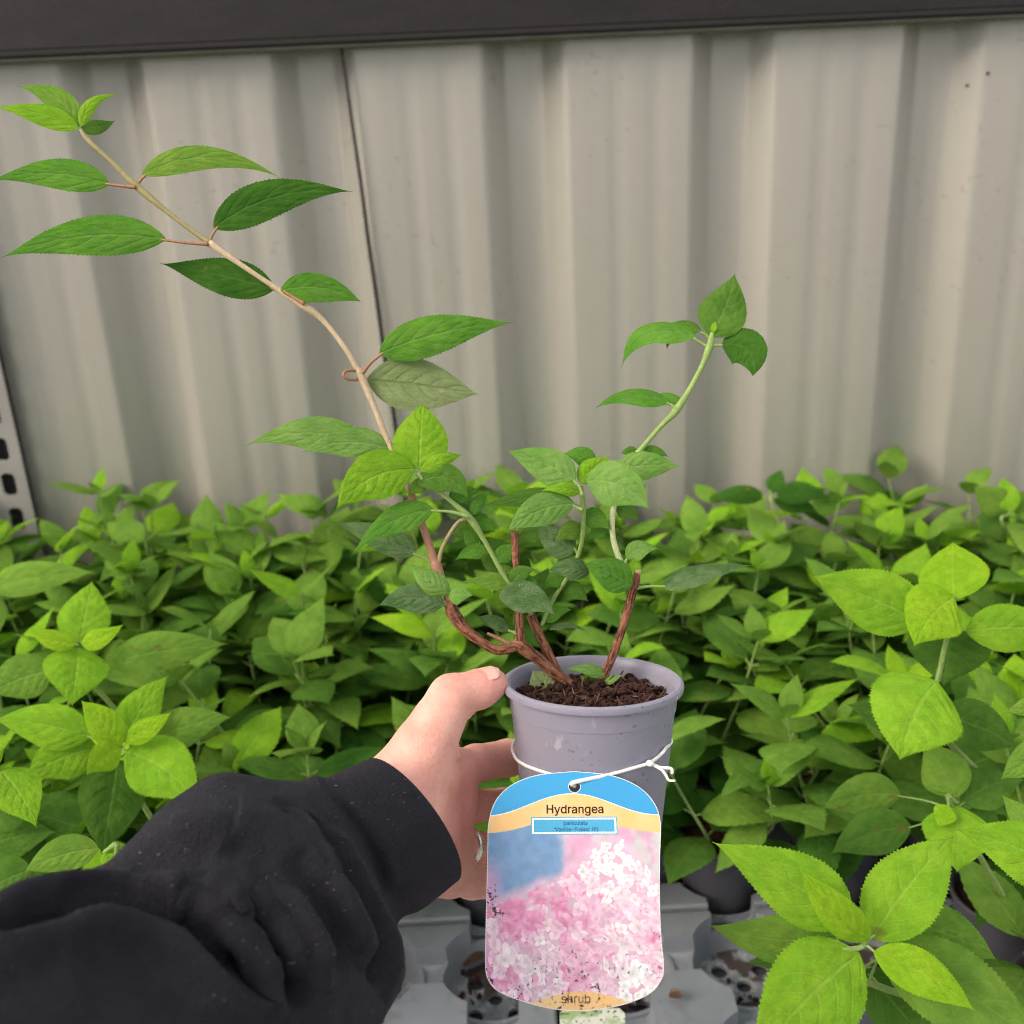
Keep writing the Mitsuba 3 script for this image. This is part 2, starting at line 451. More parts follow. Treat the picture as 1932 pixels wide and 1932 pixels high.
mat('black_cotton', {'type': 'twosided', 'bsdf': {'type': 'bumpmap', 'arbitrary': mikit.proc(cloth_bump, 3e-4), 'scale': 0.0009,
                                                'bsdf': {'type': 'principled', 'base_color': mikit.proc(cloth_colour), 'roughness': 0.85, 'specular': 0.2, 'sheen': 1.0, 'sheen_tint': 0.2}}})
mat('tie_white', {'type': 'twosided', 'bsdf': {'type': 'principled', 'base_color': {'type': 'rgb', 'value': [0.78, 0.76, 0.75]}, 'roughness': 0.5}})
rough_plastic('bench_top', (0.05, 0.05, 0.055), 0.7, 30, 0.3)
rough_plastic('bench_leg', (0.28, 0.29, 0.29), 0.5, 30, 0.2)


def ground_colour(p, n, uv):
    return mix((0.20, 0.19, 0.17), (0.30, 0.285, 0.26), fbm(p.x * 8, p.y * 8, 0.0, 4))


mat('concrete', {'type': 'diffuse', 'reflectance': mikit.proc(ground_colour)})

# ------------------------------------------------------------------ setting: ground, wall, beam, post, cable
struct('ground', (np.array([[-60, -60, 0], [60, -60, 0], [60, 60, 0], [-60, 60, 0.0]]), np.array([[0, 1, 2], [0, 2, 3]])), 'concrete')

WALL_Y = 1.43


PITCH_X, PHASE_X = 0.268, 0.1246


def wall_profile(x0, x1, pitch, phase):
    """One trapezoidal sheet in plan: crown with two stiffening grooves, valley, slanting webs. (x, depth towards the camera)."""
    unitp = [(0.0, 0.036), (0.09, 0.036), (0.12, 0.0342), (0.16, 0.0342), (0.19, 0.036), (0.28, 0.036), (0.31, 0.0342), (0.35, 0.0342), (0.38, 0.036), (0.46, 0.037), (0.50, 0.037),
             (0.615, 0.002), (0.70, 0.0), (0.73, 0.0), (0.79, 0.004), (0.90, 0.034), (1.0, 0.036)]
    pts = []
    k = math.floor((x0 - phase) / pitch) - 1
    while phase + k * pitch < x1 + pitch:
        pts += [(phase + (k + a) * pitch, b) for a, b in unitp[:-1]]
        k += 1
    xs, ds = np.array(pts).T
    xx = np.linspace(x0, x1, max(8, int((x1 - x0) / 0.004)))
    dd = np.interp(xx, xs, ds)
    ker = np.exp(-(np.arange(-3, 4) / 1.0) ** 2)
    dd = np.convolve(np.pad(dd, 3, 'edge'), ker / ker.sum(), 'valid')
    return xx, dd


def panel_mesh(x0, x1, z0, z1, off=0.0):
    xx, dd = wall_profile(x0, x1, PITCH_X, PHASE_X)
    zz = np.linspace(z0, z1, 12)
    bow = 0.0015 * np.sin(zz * 2.1 + x0)
    v = np.stack(np.broadcast_arrays(xx[None], (WALL_Y - dd)[None] + bow[:, None] + off, zz[:, None]), -1)
    n = len(xx)
    back = v.copy()
    back[..., 1] += 0.0012
    i, j = np.meshgrid(np.arange(11), np.arange(n - 1), indexing='ij')
    q = (i * n + j).ravel()
    f = np.vstack([np.stack([q, q + 1, q + n + 1], 1), np.stack([q, q + n + 1, q + n], 1)])
    return v.reshape(-1, 3), f


seam_top, seam_bot = P(668, 92, 1.37), P(752, 850, 1.4)
SEAM_X = -0.20
w = thing('corrugated_wall', 'off-white corrugated metal wall of ribbed sheets behind the plants', 'wall')
obj('sheet', panel_mesh(-1.65, SEAM_X, 0.02, 1.80), 'wall_paint', w)
obj('sheet', panel_mesh(SEAM_X - 0.004, 1.65, 0.02, 1.80, -0.0022), 'wall_paint', w)


def screw(x, z):
    d = np.interp(x, *wall_profile(x - 0.05, x + 0.05, PITCH_X, PHASE_X))
    prof = [(0.0, 0.0015), (0.0011, 0.0015), (0.0013, 0.0011), (0.0014, 0.0006), (0.0021, 0.0004), (0.0022, 0.0)]
    v, f = lathe(prof, 12)
    return np.stack([v[:, 0] + x, WALL_Y - d - v[:, 2] - 0.003, v[:, 1] + z], 1), f


q = P(1790, 166, 1.36)
obj('screw', screw(q[0], q[2]), 'slot_dark', w)
q = P(1815, 147, 1.36)
obj('screw', screw(q[0], q[2] + 0.001), 'slot_dark', w)

# beam: a dark steel channel in front of the wall's top, its zinc lip below
a, b = P(-60, 118, 1.36), P(2000, 26, 1.36)


def along(z0, z1, y0, y1, bevel):
    L = 3.4
    man = bx(-L / 2, L / 2, y0, y1, z0, z1, bevel)
    v, f = mesh_of(man)
    v[:, 2] += a[2] - 0.0145 + (v[:, 0] - a[0]) * (b[2] - a[2]) / (b[0] - a[0])
    return v, f


bm = thing('roof_beam', 'dark brown steel beam running along the top of the wall', 'beam')
obj('web', along(0.012, 0.26, 1.366, 1.384, 0.003), 'beam_steel', bm, smooth=30)
obj('flange', along(0.006, 0.0125, 1.362, 1.389, 0.0015), 'slot_dark', bm, smooth=30)
obj('lip', along(0.0005, 0.0055, 1.3665, 1.3915, 0.0015), 'lip_zinc', bm, smooth=30)

cb = [P(667, 84, 1.385), P(676, 160, 1.39), P(684, 235, 1.395), P(697, 345, 1.405), P(707, 450, 1.41), P(718, 550, 1.415), P(729, 660, 1.42), P(741, 760, 1.425), P(752, 860, 1.43), P(762, 960, 1.435)]
cb = [np.array([p[0], WALL_Y - 0.043, p[2]]) for p in cb] + [np.array([cb[-1][0] + 0.004, WALL_Y - 0.043, 0.5])]
k = obj('cable', tube(cb, [0.0020, 0.0021, 0.0022, 0.0025, 0.0028, 0.003, 0.003, 0.003, 0.003, 0.003, 0.003], 60, 8), 'cable_rubber')
tag(k, 'thin black cable hanging down the corrugated wall', 'cable')

# perforated upright at the left end
pc = on_plane(-14, 760, 1.0)
pp = P(5, 790, 1.36)
pw = thing('perforated_post', 'white steel upright with dark oblong slots at the left end of the wall', 'post')
px0 = pp[0] - 0.057
zc = pp[2]
po = sbox(px0 - 0.035, 0.25, px0 + 0.052, 1.62)
holes = []
for i in range(-12, 12):
    zz = zc - i * 0.0520
    if 0.3 < zz < 1.58:
        holes.append(sbox(px0 + 0.024, zz - 0.009, px0 + 0.029, zz + 0.009).buffer(0.0075))
for h in holes:
    po = po.difference(h)
m = trimesh.creation.extrude_polygon(po, 0.003, engine='earcut')
v = np.array(m.vertices)
v = np.stack([v[:, 0], 1.372 - v[:, 2], v[:, 1]], 1)
obj('face_plate', (v, np.array(m.faces)[:, ::-1]), 'white_steel', pw, smooth=False)
obj('inner_channel', mesh_of(bx(px0 - 0.033, px0 + 0.045, 1.384, 1.394, 0.25, 1.62)), 'slot_dark', pw, smooth=False)
k = obj('metal_panel', mesh_of(bx(px0 - 0.55, px0 - 0.004, 1.345, 1.36, 0.3, 1.02, 0.003)), 'blue_grey', smooth=30)
tag(k, 'pale blue-grey metal panel at the left edge beside the slotted post', 'panel')

# ------------------------------------------------------------------ bench and trays
bn = thing('nursery_bench', 'dark nursery bench carrying the grey plant trays', 'bench')
obj('top', mesh_of(bx(-1.35, 1.40, 0.20, 1.31, FLOOR_Z - 0.035, FLOOR_Z - 0.006)), 'bench_top', bn, smooth=False)
for x in (-1.25, 0.0, 1.3):
    for y in (0.26, 1.25):
        obj('leg', mesh_of(bx(x - 0.02, x + 0.02, y - 0.02, y + 0.02, 0.0, FLOOR_Z - 0.0355)), 'bench_leg', bn, smooth=False)

ROWS_Y = [TRAY_Y0 + (r + 0.5) * 0.12 for r in range(-3, 5)]      # cell rows, front to back
TRAY_W, TRAY_D = 3 * CELL - 0.006, 4 * 0.12 - 0.006


def tray_mesh():
    H = 0.050
    base = bx(0, TRAY_W, 0, TRAY_D, 0, H, 0.004) ^ m3.Manifold.cube([9, 9, H]).translate([-1, -1, 0.0])
    base = base + m3.Manifold.cube([TRAY_W - 0.01, TRAY_D - 0.01, 0.006]).translate([0.005, 0.005, -0.001])
    cuts, drains, saddles, rims = [], [], [], []
    for i in range(3):
        for j in range(4):
            cx, cy = (i + 0.5) * CELL - 0.003, (j + 0.5) * 0.12 - 0.003
            rims.append(m3.Manifold.cylinder(0.0295, 0.0565, 0.0550, 56).translate([cx, cy, 0.0]) ^ m3.Manifold.cube([TRAY_W, TRAY_D, 1]))
            cuts.append(m3.Manifold.cylinder(0.06, 0.0485, 0.0535, 56).translate([cx, cy, 0.003]))
            for a_ in range(4):
                t = math.pi / 4 + a_ * math.pi / 2
                drains.append(m3.Manifold.cylinder(0.02, 0.0085, 0.0085, 20).translate([cx + 0.029 * math.cos(t), cy + 0.029 * math.sin(t), -0.01]))
            drains.append(m3.Manifold.cylinder(0.02, 0.0075, 0.0075, 20).translate([cx, cy, -0.01]))
    for i in range(3):     # lower saddles between neighbouring cells
        cx = (i + 0.5) * CELL - 0.003
        saddles.append(bx(cx - 0.024, cx + 0.024, -0.1, TRAY_D + 0.1, 0.026, 0.09, 0.006))
    for j in range(4):
        cy = (j + 0.5) * 0.12 - 0.003
        saddles.append(bx(-0.1, TRAY_W + 0.1, cy - 0.022, cy + 0.022, 0.026, 0.09, 0.006))
    for c in saddles:
        base = base - c
    for r_ in rims:
        base = base + r_
    for c in cuts + drains:
        base = base - c
    return mesh_of(base)


tm = tray_mesh()
tray_ply = mikit.ply(tm, 'tray_plastic', smooth=35)
names_x = {-4: 'far left', -3: 'left end', -2: 'left', -1: 'centre left', 0: 'centre right', 1: 'right', 2: 'right end'}
TRAYS = [(-1, -1), (0, -1), (-1, 0), (0, 0), (1, 0), (-2, 0), (1, -1), (-2, -1), (-3, 0), (2, 0)]
TLAB = {(-1, -1): 'grey plastic tray with empty cells left of the hanging tag, under the hand', (0, -1): 'grey plastic tray with empty dirt-strewn cells right of the hanging tag',
        (-1, 0): 'grey plastic tray full of potted plants behind the hand', (0, 0): 'grey plastic tray full of pots behind the dark pot right of the tag',
        (1, 0): 'grey plant tray hidden under the foliage on the right', (-2, 0): 'grey plant tray hidden under the foliage on the left', (1, -1): 'grey plant tray under the large lime leaves at bottom right',
        (-2, -1): 'grey plant tray under the lime leaves left of the sleeve', (-3, 0): 'grey plant tray hidden under the foliage at the far left', (2, 0): 'grey plant tray hidden under the foliage at the far right'}
for (i, j) in TRAYS:
    k = numbered('plant_tray')
    scene[k] = {**tray_ply, 'to_world': T().translate([TRAY_X0 + i * 3 * CELL + 0.003, TRAY_Y0 - 0.36 + (0 if j < 0 else 0.48) + 0.003, FLOOR_Z])}
    tag(k, TLAB[(i, j)], 'tray', 'grey trays on the bench')

exec_rng = np.random.default_rng(5)


def crumbs(points, size, rng):
    out = []
    base = trimesh.creation.icosphere(subdivisions=1)
    for p in points:
        s = size * (0.4 + 1.2 * rng.random() ** 2) * (0.6 + 0.8 * rng.random(3))
        v = np.array(base.vertices) * (0.75 + 0.5 * meshkit.noise(np.array(base.vertices) * 1.7 + rng.random(3) * 50))[:, None] * s
        R = trimesh.transformations.random_rotation_matrix(rng.random(3))[:3, :3]
        out.append((v @ R.T + p, np.array(base.faces)))
    return join(out)


dp = []
for (cx, cy, n_, sp) in ((1372, 1898, 70, 0.017), (1190, 1925, 40, 0.016), (900, 1850, 50, 0.022), (870, 1945, 20, 0.03), (1280, 1870, 14, 0.03)):
    c = on_plane(cx, cy, FLOOR_Z + 0.006)
    for _ in range(n_):
        o = exec_rng.normal(0, sp, 2)
        if np.hypot(*o) < 0.042:
            dp.append(c + np.array([o[0], o[1], 0]))
k = obj('spilled_soil', crumbs(np.array(dp), 0.0022, exec_rng), 'soil_peat')
tag(k, 'dark crumbs of spilled peat in the empty tray cells', 'soil', kind='stuff')

# ------------------------------------------------------------------ potted plants on the bench
POT_R, POT_H = 0.050, 0.100


def pot_profile(R=POT_R, H=POT_H, Rb=0.037):
    s = lambda z: Rb + (R - 0.0035 - Rb) * z / H
    return [(0.0, 0.0), (Rb - 0.002, 0.0), (Rb, 0.0015), (s(H * 0.55), H * 0.55), (s(H - 0.0165), H - 0.0165), (s(H - 0.0165) + 0.0006, H - 0.0158), (s(H - 0.0055) + 0.0004, H - 0.0058),
            (R - 0.0022, H - 0.0052), (R - 0.0003, H - 0.0044), (R, H - 0.0028), (R - 0.0004, H - 0.0010), (R - 0.0018, H), (R - 0.0036, H - 0.0004), (R - 0.0050, H - 0.0022),
            (R - 0.0056, H - 0.006), (s(H - 0.0165) - 0.0016, H - 0.0170), (s(H * 0.5) - 0.0014, H * 0.5), (Rb - 0.0014, 0.0020), (0.0, 0.0020)]


def soil_disc(R, z, rng, amp=0.004, n=40):
    a = np.linspace(0, 2 * np.pi, 48, endpoint=False)
    r = np.linspace(0, 1, n // 2)
    p = np.stack([R * r[:, None] * np.cos(a), R * r[:, None] * np.sin(a), np.zeros((n // 2, 48))], -1)
    off = rng.random(3) * 30
    p[..., 2] = z + amp * (meshkit.fbm(p * 130 + off, 4) - 0.5) * 2 + 0.0035 * (1 - r[:, None] ** 2)
    i, j = np.meshgrid(np.arange(n // 2 - 1), np.arange(48), indexing='ij')
    i, j = i.ravel(), j.ravel()
    jj = (j + 1) % 48
    return p.reshape(-1, 3), np.vstack([np.stack([i * 48 + j, (i + 1) * 48 + j, (i + 1) * 48 + jj], 1), np.stack([i * 48 + j, (i + 1) * 48 + jj, i * 48 + jj], 1)])


small_pot = lathe(pot_profile(), 40)
pot_plies = {m_: mikit.ply(small_pot, m_, smooth=35) for m_ in ('pot_plastic', 'pot_dark')}
soil_ply = mikit.ply(soil_disc(0.0435, 0.088, np.random.default_rng(3), n=16), 'soil_peat', smooth=False)


def put_pot(t, x, y, rng, dark=False):
    to = T().translate([x, y, FLOOR_Z + 0.0035]).rotate([0, 0, 1], float(rng.random() * 360))
    k = numbered(t + '__pot')
    scene[k] = {**pot_plies['pot_dark' if dark else 'pot_plastic'], 'to_world': to}
    k = numbered(t + '__soil')
    scene[k] = {**soil_ply, 'to_world': to}


PLANT_GROUP = 'young hydrangeas crowding the bench'


def add_leaf(t, B, Tp, N, width, m_, rng, hi=False, **kw):
    d = dict(arch=0.06 * np.linalg.norm(np.subtract(Tp, B)), fold=0.10 + 0.14 * rng.random(), curl=0.05 * rng.random(), twist=rng.normal(0, 0.25), seed=int(rng.integers(1 << 30)))
    d.update(kw)
    mesh, uv = leaf(B, Tp, N, width, rows=72 if hi else 22, cols=11 if hi else 7, serr=True, **d)
    return obj('leaf', mesh, m_, t, smooth=True, uv=uv)


def grow(t, x, y, height, rng, shade, n_stems=3, spread=1.0, big=1.0):
    """Stems from one pot, opposite leaf pairs, a rosette of young leaves at each tip."""
    stems = []
    a0 = rng.random() * 6.28
    for s in range(n_stems):
        az = a0 + s * 6.28 / n_stems + rng.normal(0, 0.35)
        lean = np.array([math.cos(az), math.sin(az), 0]) * (0.045 + 0.05 * rng.random()) * spread
        h = height * (0.76 + 0.26 * rng.random()) if s else height
        z0 = FLOOR_Z + 0.085
        base = np.array([x, y, z0]) + lean * 0.2
        side = np.array([-lean[1], lean[0], 0]) * rng.normal(0, 0.35)
        pts = [base, base + lean * 0.5 + [0, 0, h * 0.35] + side, base + lean * 0.85 + [0, 0, h * 0.7] + side * 0.5, base + lean * 1.05 + [0, 0, h]]
        c = spline(pts, 30)
        stems.append(tube(c[np.linspace(0, 29, 10).astype(int)], np.linspace(0.0021, 0.0011, 10), 16, 6))
        n_nodes = 5 if height > 0.17 else 3
        node_az = rng.random() * 6.28
        for k in range(n_nodes + 1):
            fr = 0.22 + 0.78 * k / n_nodes if k < n_nodes else 1.0
            top = n_nodes - k
            p = c[min(29, int(fr * 29))]
            node_az += 1.57 + rng.normal(0, 0.2)
            pairs = 1 if top or rng.random() < 0.35 else 2
            for q in range(pairs):
                for sg in (0, math.pi):
                    a_ = node_az + sg + rng.normal(0, 0.22) + q * 1.57
                    if top == 0:
                        Ln = (0.062 if q == 0 else 0.034) * (0.75 + 0.5 * rng.random())
                        el = 0.25 + 0.5 * rng.random() + 0.4 * q
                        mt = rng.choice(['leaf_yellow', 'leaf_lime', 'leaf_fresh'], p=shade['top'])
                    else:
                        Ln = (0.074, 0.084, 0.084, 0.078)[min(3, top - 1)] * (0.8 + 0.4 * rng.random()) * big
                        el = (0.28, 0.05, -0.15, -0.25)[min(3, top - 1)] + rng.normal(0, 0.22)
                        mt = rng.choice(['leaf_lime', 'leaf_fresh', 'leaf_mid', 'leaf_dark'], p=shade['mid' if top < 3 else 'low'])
                    o = np.array([math.cos(a_), math.sin(a_), 0])
                    d = o * math.cos(el) + np.array([0, 0, math.sin(el)])
                    N = np.array([0, 0, 1.0]) * math.cos(el) - o * math.sin(el) + rng.normal(0, 0.16, 3)
                    pet = 0.006 + 0.008 * rng.random() if top else 0.002
                    B = p + o * pet * 0.8 + [0, 0, pet * 0.5]
                    if top:
                        stems.append(tube([p, (p + B) / 2 + [0, 0, 0.0008], B + d * 0.002], [0.0009, 0.0008, 0.0006], 4, 5))
                    add_leaf(t, B, B + d * Ln, N, Ln * (0.48 + 0.14 * rng.random()), mt, rng, arch=Ln * rng.normal(0.07, 0.05), curl=0.12 * rng.random() * (top > 0))
    obj('stem', join(stems), 'stem_green', t)


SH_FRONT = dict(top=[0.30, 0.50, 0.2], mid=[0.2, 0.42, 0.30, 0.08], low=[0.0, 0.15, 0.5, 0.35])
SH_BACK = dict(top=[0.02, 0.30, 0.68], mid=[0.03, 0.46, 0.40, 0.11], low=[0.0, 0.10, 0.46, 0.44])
ORD = 'first second third fourth fifth sixth seventh eighth ninth tenth eleventh twelfth thirteenth fourteenth fifteenth sixteenth seventeenth eighteenth'.split()
ROWNAME = {7: 'back row against the wall', 6: 'second row from the wall', 5: 'third row from the wall', 4: 'fourth row from the wall', 3: 'fifth row from the wall', 2: 'sixth row from the wall', 1: 'seventh row from the wall', 0: 'eighth row from the wall'}
RNG = np.random.default_rng(11)
cols_x = [TRAY_X0 + (i + 0.5) * CELL for i in range(-8, 8)]
# the plants that the photograph shows one by one: (x, y) cells they stand in are kept free
hand_cells = set()


def cell_of(p):
    return (int(round((p[0] - TRAY_X0) / CELL - 0.5)), int(round((p[1] - TRAY_Y0) / 0.12 - 0.5)) + 3)


def picked(name_label, node_pts, leaves, depth, cell, rng, stems=True, extra=None):
    """A plant of the bench whose leaves are set one by one: rows of (base, tip, width, bow, material, depth shift base, depth shift tip, turn)."""
    t = thing('potted_hydrangea', name_label, 'plant', PLANT_GROUP)
    x, y = TRAY_X0 + (cell[0] + 0.5) * CELL, TRAY_Y0 + (cell[1] - 3 + 0.5) * 0.12
    hand_cells.add(tuple(cell))
    put_pot(t, x, y, rng, dark=True)
    stem = []
    pts = [np.array([x, y, FLOOR_Z + 0.085])] + [P(*q) for q in node_pts]
    if len(pts) == 2:
        pts.insert(1, (pts[0] + pts[1]) / 2 + rng.normal(0, 0.012, 3))
    stem.append(tube(pts, np.linspace(0.0026, 0.0014, len(pts)), 26, 8))
    nodes = spline(pts, 60)
    for (bxp, byp, txp, typ, wd, bow, mt, d0, d1, turn) in leaves:
        B, Tp = P(bxp, byp, depth + d0), P(txp, typ, depth + d1)
        s = depth / FPX
        view = unit(CAM - (B + Tp) / 2)
        A = unit(Tp - B)
        vn = unit(view - A * (view @ A))
        sd = np.cross(vn, A)
        N = vn * math.cos(math.radians(turn)) + sd * math.sin(math.radians(turn))
        up = 1.0 if np.cross(N, A) @ UP > 0 else -1.0
        add_leaf(t, B, Tp, N, wd * s / max(0.35, math.cos(math.radians(turn))), mt, rng, hi=True, bow=bow * s * up, curl=0.03, twist=rng.normal(0, 0.15), arch=0.05 * np.linalg.norm(Tp - B), fold=0.22)
        j = nodes[np.argmin(np.linalg.norm(nodes - B, axis=1))]
        if 0.004 < np.linalg.norm(j - B) < 0.05:
            stem.append(tube([j, (j + B) / 2 + [0, 0, 0.001], B + (Tp - B) * 0.05], [0.0010, 0.0008, 0.0006], 6, 6))
    obj('stem', join(stem), 'stem_green', t)
    grow(t, x, y, 0.15 if cell[1] < 6 else 0.2, rng, SH_BACK, n_stems=2, spread=1.2)
    return t


rg = np.random.default_rng(21)
L_, Y_, F_, M_, D_ = 'leaf_lime', 'leaf_yellow', 'leaf_fresh', 'leaf_mid', 'leaf_dark'
picked('large lime green hydrangea filling the bottom right corner', [(1628, 1850, 0.545), (1630, 1782, 0.525)], [
    (1605, 1738, 1345, 1590, 125, 8, L_, 0, 0.01, 5), (1640, 1775, 1512, 1645, 66, -4, Y_, -0.006, -0.03, 10), (1645, 1772, 1800, 1576, 132, 6, L_, 0, 0.02, 5),
    (1622, 1798, 1415, 2010, 165, 10, L_, 0, -0.03, 5), (1648, 1797, 1842, 1908, 78, 10, Y_, -0.006, -0.02, 5), (1660, 1795, 1990, 1990, 150, 10, F_, 0.018, 0.0, 10),
    (1590, 1765, 1336, 1745, 96, -16, F_, 0.022, 0.03, 5), (1590, 1815, 1408, 1818, 66, 8, M_, 0.045, 0.05, 10), (1690, 1735, 1885, 1812, 100, 10, F_, 0.03, 0.03, 10),
    (1630, 1830, 1780, 2000, 110, 0, M_, 0.04, 0.03, 0)], 0.525, (4, 1), rg)
picked('pale lime hydrangea whose toothed leaf enters at the right edge near the bottom', [(2040, 1690, 0.55)], [
    (2040, 1660, 1806, 1566, 120, 12, L_, 0, 0.01, 5), (2040, 1680, 1930, 1800, 90, 0, F_, 0.03, 0.03, 5), (2030, 1650, 1890, 1500, 80, 0, F_, 0.03, 0.05, 5), (2010, 1400, 1890, 1470, 70, 6, F_, 0.05, 0.05, 10),
    (2015, 1330, 1895, 1345, 60, 6, F_, 0.07, 0.08, 10)], 0.54, (5, 1), rg)
picked('tall lime hydrangea with heart-shaped leaves standing at the right of the bench', [(1752, 1360, 0.70), (1768, 1288, 0.68), (1790, 1185, 0.665), (1800, 1130, 0.655)], [
    (1740, 1178, 1533, 1088, 118, 8, L_, 0, 0.01, 5), (1800, 1132, 1797, 1020, 122, 0, Y_, 0, 0.03, 10), (1800, 1128, 1727, 1218, 112, 12, Y_, -0.006, -0.02, 8), (1822, 1192, 2010, 1195, 88, 8, L_, 0, 0.0, 8),
    (1768, 1286, 1700, 1432, 165, 12, L_, -0.01, -0.035, 5), (1795, 1182, 1780, 1296, 150, 0, M_, 0.03, 0.04, 5), (1745, 1360, 1600, 1330, 80, 0, M_, 0.05, 0.05, 10), (1770, 1350, 1920, 1410, 100, 8, M_, 0.04, 0.04, 5)], 0.66, (4, 2), rg)
picked('glossy mid-green hydrangea under the heart-shaped leaf on the right', [(1808, 1545, 0.70), (1806, 1512, 0.69)], [
    (1804, 1506, 1740, 1398, 88, 6, F_, 0, 0.02, 5), (1806, 1520, 1806, 1645, 118, 0, L_, 0, -0.02, 5), (1700, 1500, 1553, 1526, 78, 14, F_, 0.03, 0.03, 10), (1815, 1515, 1935, 1470, 80, 10, M_, 0.01, 0.02, 10),
    (1720, 1560, 1570, 1610, 84, 12, M_, 0.02, 0.02, 5), (1790, 1520, 1770, 1560, 40, 0, Y_, -0.01, -0.015, 10), (1830, 1530, 1890, 1560, 60, 0, M_, 0.02, 0.02, 10)], 0.69, (3, 2), rg)
picked('bright lime hydrangea with a star of pointed leaves left of the sleeve', [(228, 1450, 0.78), (228, 1408, 0.76)], [
    (170, 1390, -15, 1358, 82, 8, L_, 0, 0.0, 5), (228, 1408, 153, 1323, 58, 4, Y_, -0.012, -0.02, 10), (228, 1412, 163, 1462, 56, 6, Y_, -0.012, -0.03, 10), (232, 1400, 318, 1273, 76, 6, L_, 0, 0.03, 5),
    (234, 1398, 322, 1344, 40, -4, Y_, -0.01, -0.01, 8), (236, 1418, 372, 1512, 112, 12, L_, 0, -0.03, 5), (272, 1410, 438, 1353, 80, 12, F_, 0.02, 0.03, 5), (185, 1412, 48, 1472, 86, 12, L_, 0.008, 0.0, 5),
    (222, 1432, 192, 1612, 116, 0, M_, 0.012, -0.01, 5)], 0.76, (-3, 3), rg)
picked('lime hydrangea with an upright top leaf at the left edge of the bench', [(150, 1262, 0.86), (150, 1214, 0.84)], [
    (150, 1212, 174, 1094, 92, 0, L_, 0, 0.03, 5), (146, 1214, 52, 1184, 36, -6, Y_, -0.01, -0.02, 8), (154, 1214, 232, 1178, 36, -6, Y_, -0.01, -0.02, 8), (148, 1222, 136, 1332, 112, 0, L_, 0, -0.03, 5),
    (202, 1252, 430, 1214, 78, 6, F_, 0.02, 0.03, 5), (104, 1262, -25, 1312, 86, 8, F_, 0.02, 0.02, 5)], 0.84, (-3, 4), rg)
picked('lime hydrangea whose leaf tips hang in at the lower left edge above the sleeve', [(-30, 1480, 0.66), (-12, 1455, 0.65)], [
    (0, 1455, 68, 1560, 86, 6, L_, 0, -0.02, 5), (-20, 1450, 8, 1410, 20, 0, Y_, 0, 0.01, 5), (-40, 1540, 90, 1500, 100, 6, M_, 0.03, 0.03, 5), (-40, 1600, 105, 1570, 90, 6, M_, 0.04, 0.04, 5)], 0.65, (-5, 2), rg)
picked('mid-green hydrangea showing one ribbed leaf over the sleeve at lower left', [(215, 1640, 0.66), (195, 1605, 0.65)], [
    (186, 1600, 44, 1646, 66, 10, F_, 0, 0.0, 5), (200, 1605, 225, 1650, 34, 0, L_, 0, -0.01, 10), (60, 1640, -40, 1690, 80, 6, M_, 0.02, 0.02, 5), (90, 1670, -30, 1700, 70, 6, F_, 0.03, 0.02, 5), (150, 1560, 60, 1530, 90, 0, M_, 0.05, 0.05, 5)], 0.65, (-4, 2), rg)
picked('mid-green hydrangea with one long pointed leaf reaching in at the left edge', [(-30, 1160, 0.98), (-25, 1120, 0.97)], [
    (-25, 1112, 180, 1080, 62, 8, F_, 0, 0.0, 5), (-20, 1120, -10, 1210, 50, 0, F_, 0, -0.02, 5), (-15, 1120, -60, 1080, 60, 0, L_, 0, 0, 5)], 0.96, (-5, 4), rg)
picked('dark green hydrangea sprig rising above the others against the wall at right', [(1470, 985, 1.25), (1455, 935, 1.24), (1452, 925, 1.24)], [
    (1440, 938, 1338, 940, 36, 6, D_, 0, 0, 5), (1465, 938, 1568, 940, 42, 10, D_, 0, 0, 5), (1456, 930, 1474, 884, 34, 0, D_, 0, 0.01, 5), (1460, 945, 1545, 968, 40, 6, D_, 0.02, 0.02, 15)], 1.24, (3, 7), rg)
picked('pale-tipped hydrangea sprig standing tall at the right edge by the wall', [(1905, 1010, 1.18), (1905, 968, 1.17)], [
    (1905, 966, 1838, 918, 56, 0, F_, 0, 0, 5), (1910, 965, 1890, 900, 40, 0, L_, -0.01, 0, 10), (1912, 966, 1990, 940, 60, 0, F_, 0, 0, 5), (1900, 985, 1850, 1010, 70, 6, M_, 0.02, 0.02, 5), (1915, 985, 1990, 1030, 80, 6, M_, 0.0, 0.02, 5)], 1.17, (6, 7), rg)

rows_done = {}
for r in range(7, -1, -1):
    for ci in range(-8, 8):
        x, y = TRAY_X0 + (ci + 0.5) * CELL, ROWS_Y[r]
        half = 0.52 * (y + 0.35) + 0.10
        if abs(x) > half or (ci, r) in hand_cells:
            continue
        if r <= 3 and -3 <= ci <= 2:
            continue              # the emptied part of the front trays
        if r <= 2 and ci == 3:
            continue
        if r <= 1:
            continue
        if r == 2 and ci > 2:
            continue
        rows_done.setdefault(r, []).append((ci, x, y))
for r in sorted(rows_done, reverse=True):
    for n_, (ci, x, y) in enumerate(rows_done[r]):
        rng = np.random.default_rng(1000 + r * 50 + ci)
        t = thing('potted_hydrangea', f'young green hydrangea in the {ROWNAME[r]}, {ORD[n_]} from the left', 'plant', PLANT_GROUP)
        put_pot(t, x, y, rng, dark=True)
        hgt = {7: 0.245, 6: 0.235, 5: 0.225, 4: 0.20, 3: 0.21, 2: 0.20}[r] * (0.93 + 0.14 * rng.random())
        if r >= 6:
            hgt += 0.030 if ci <= -3 else 0.018 if ci <= 0 else -0.012
        if r == 4 and ci in (-1, 0, 1):
            hgt *= 0.85
        grow(t, x, y, hgt, rng, SH_FRONT if (r <= 4 and abs(ci) > 2) else SH_BACK, n_stems=5 if r >= 6 else 4 if r >= 4 else 3, big=1.1 if r >= 6 else 1.0)

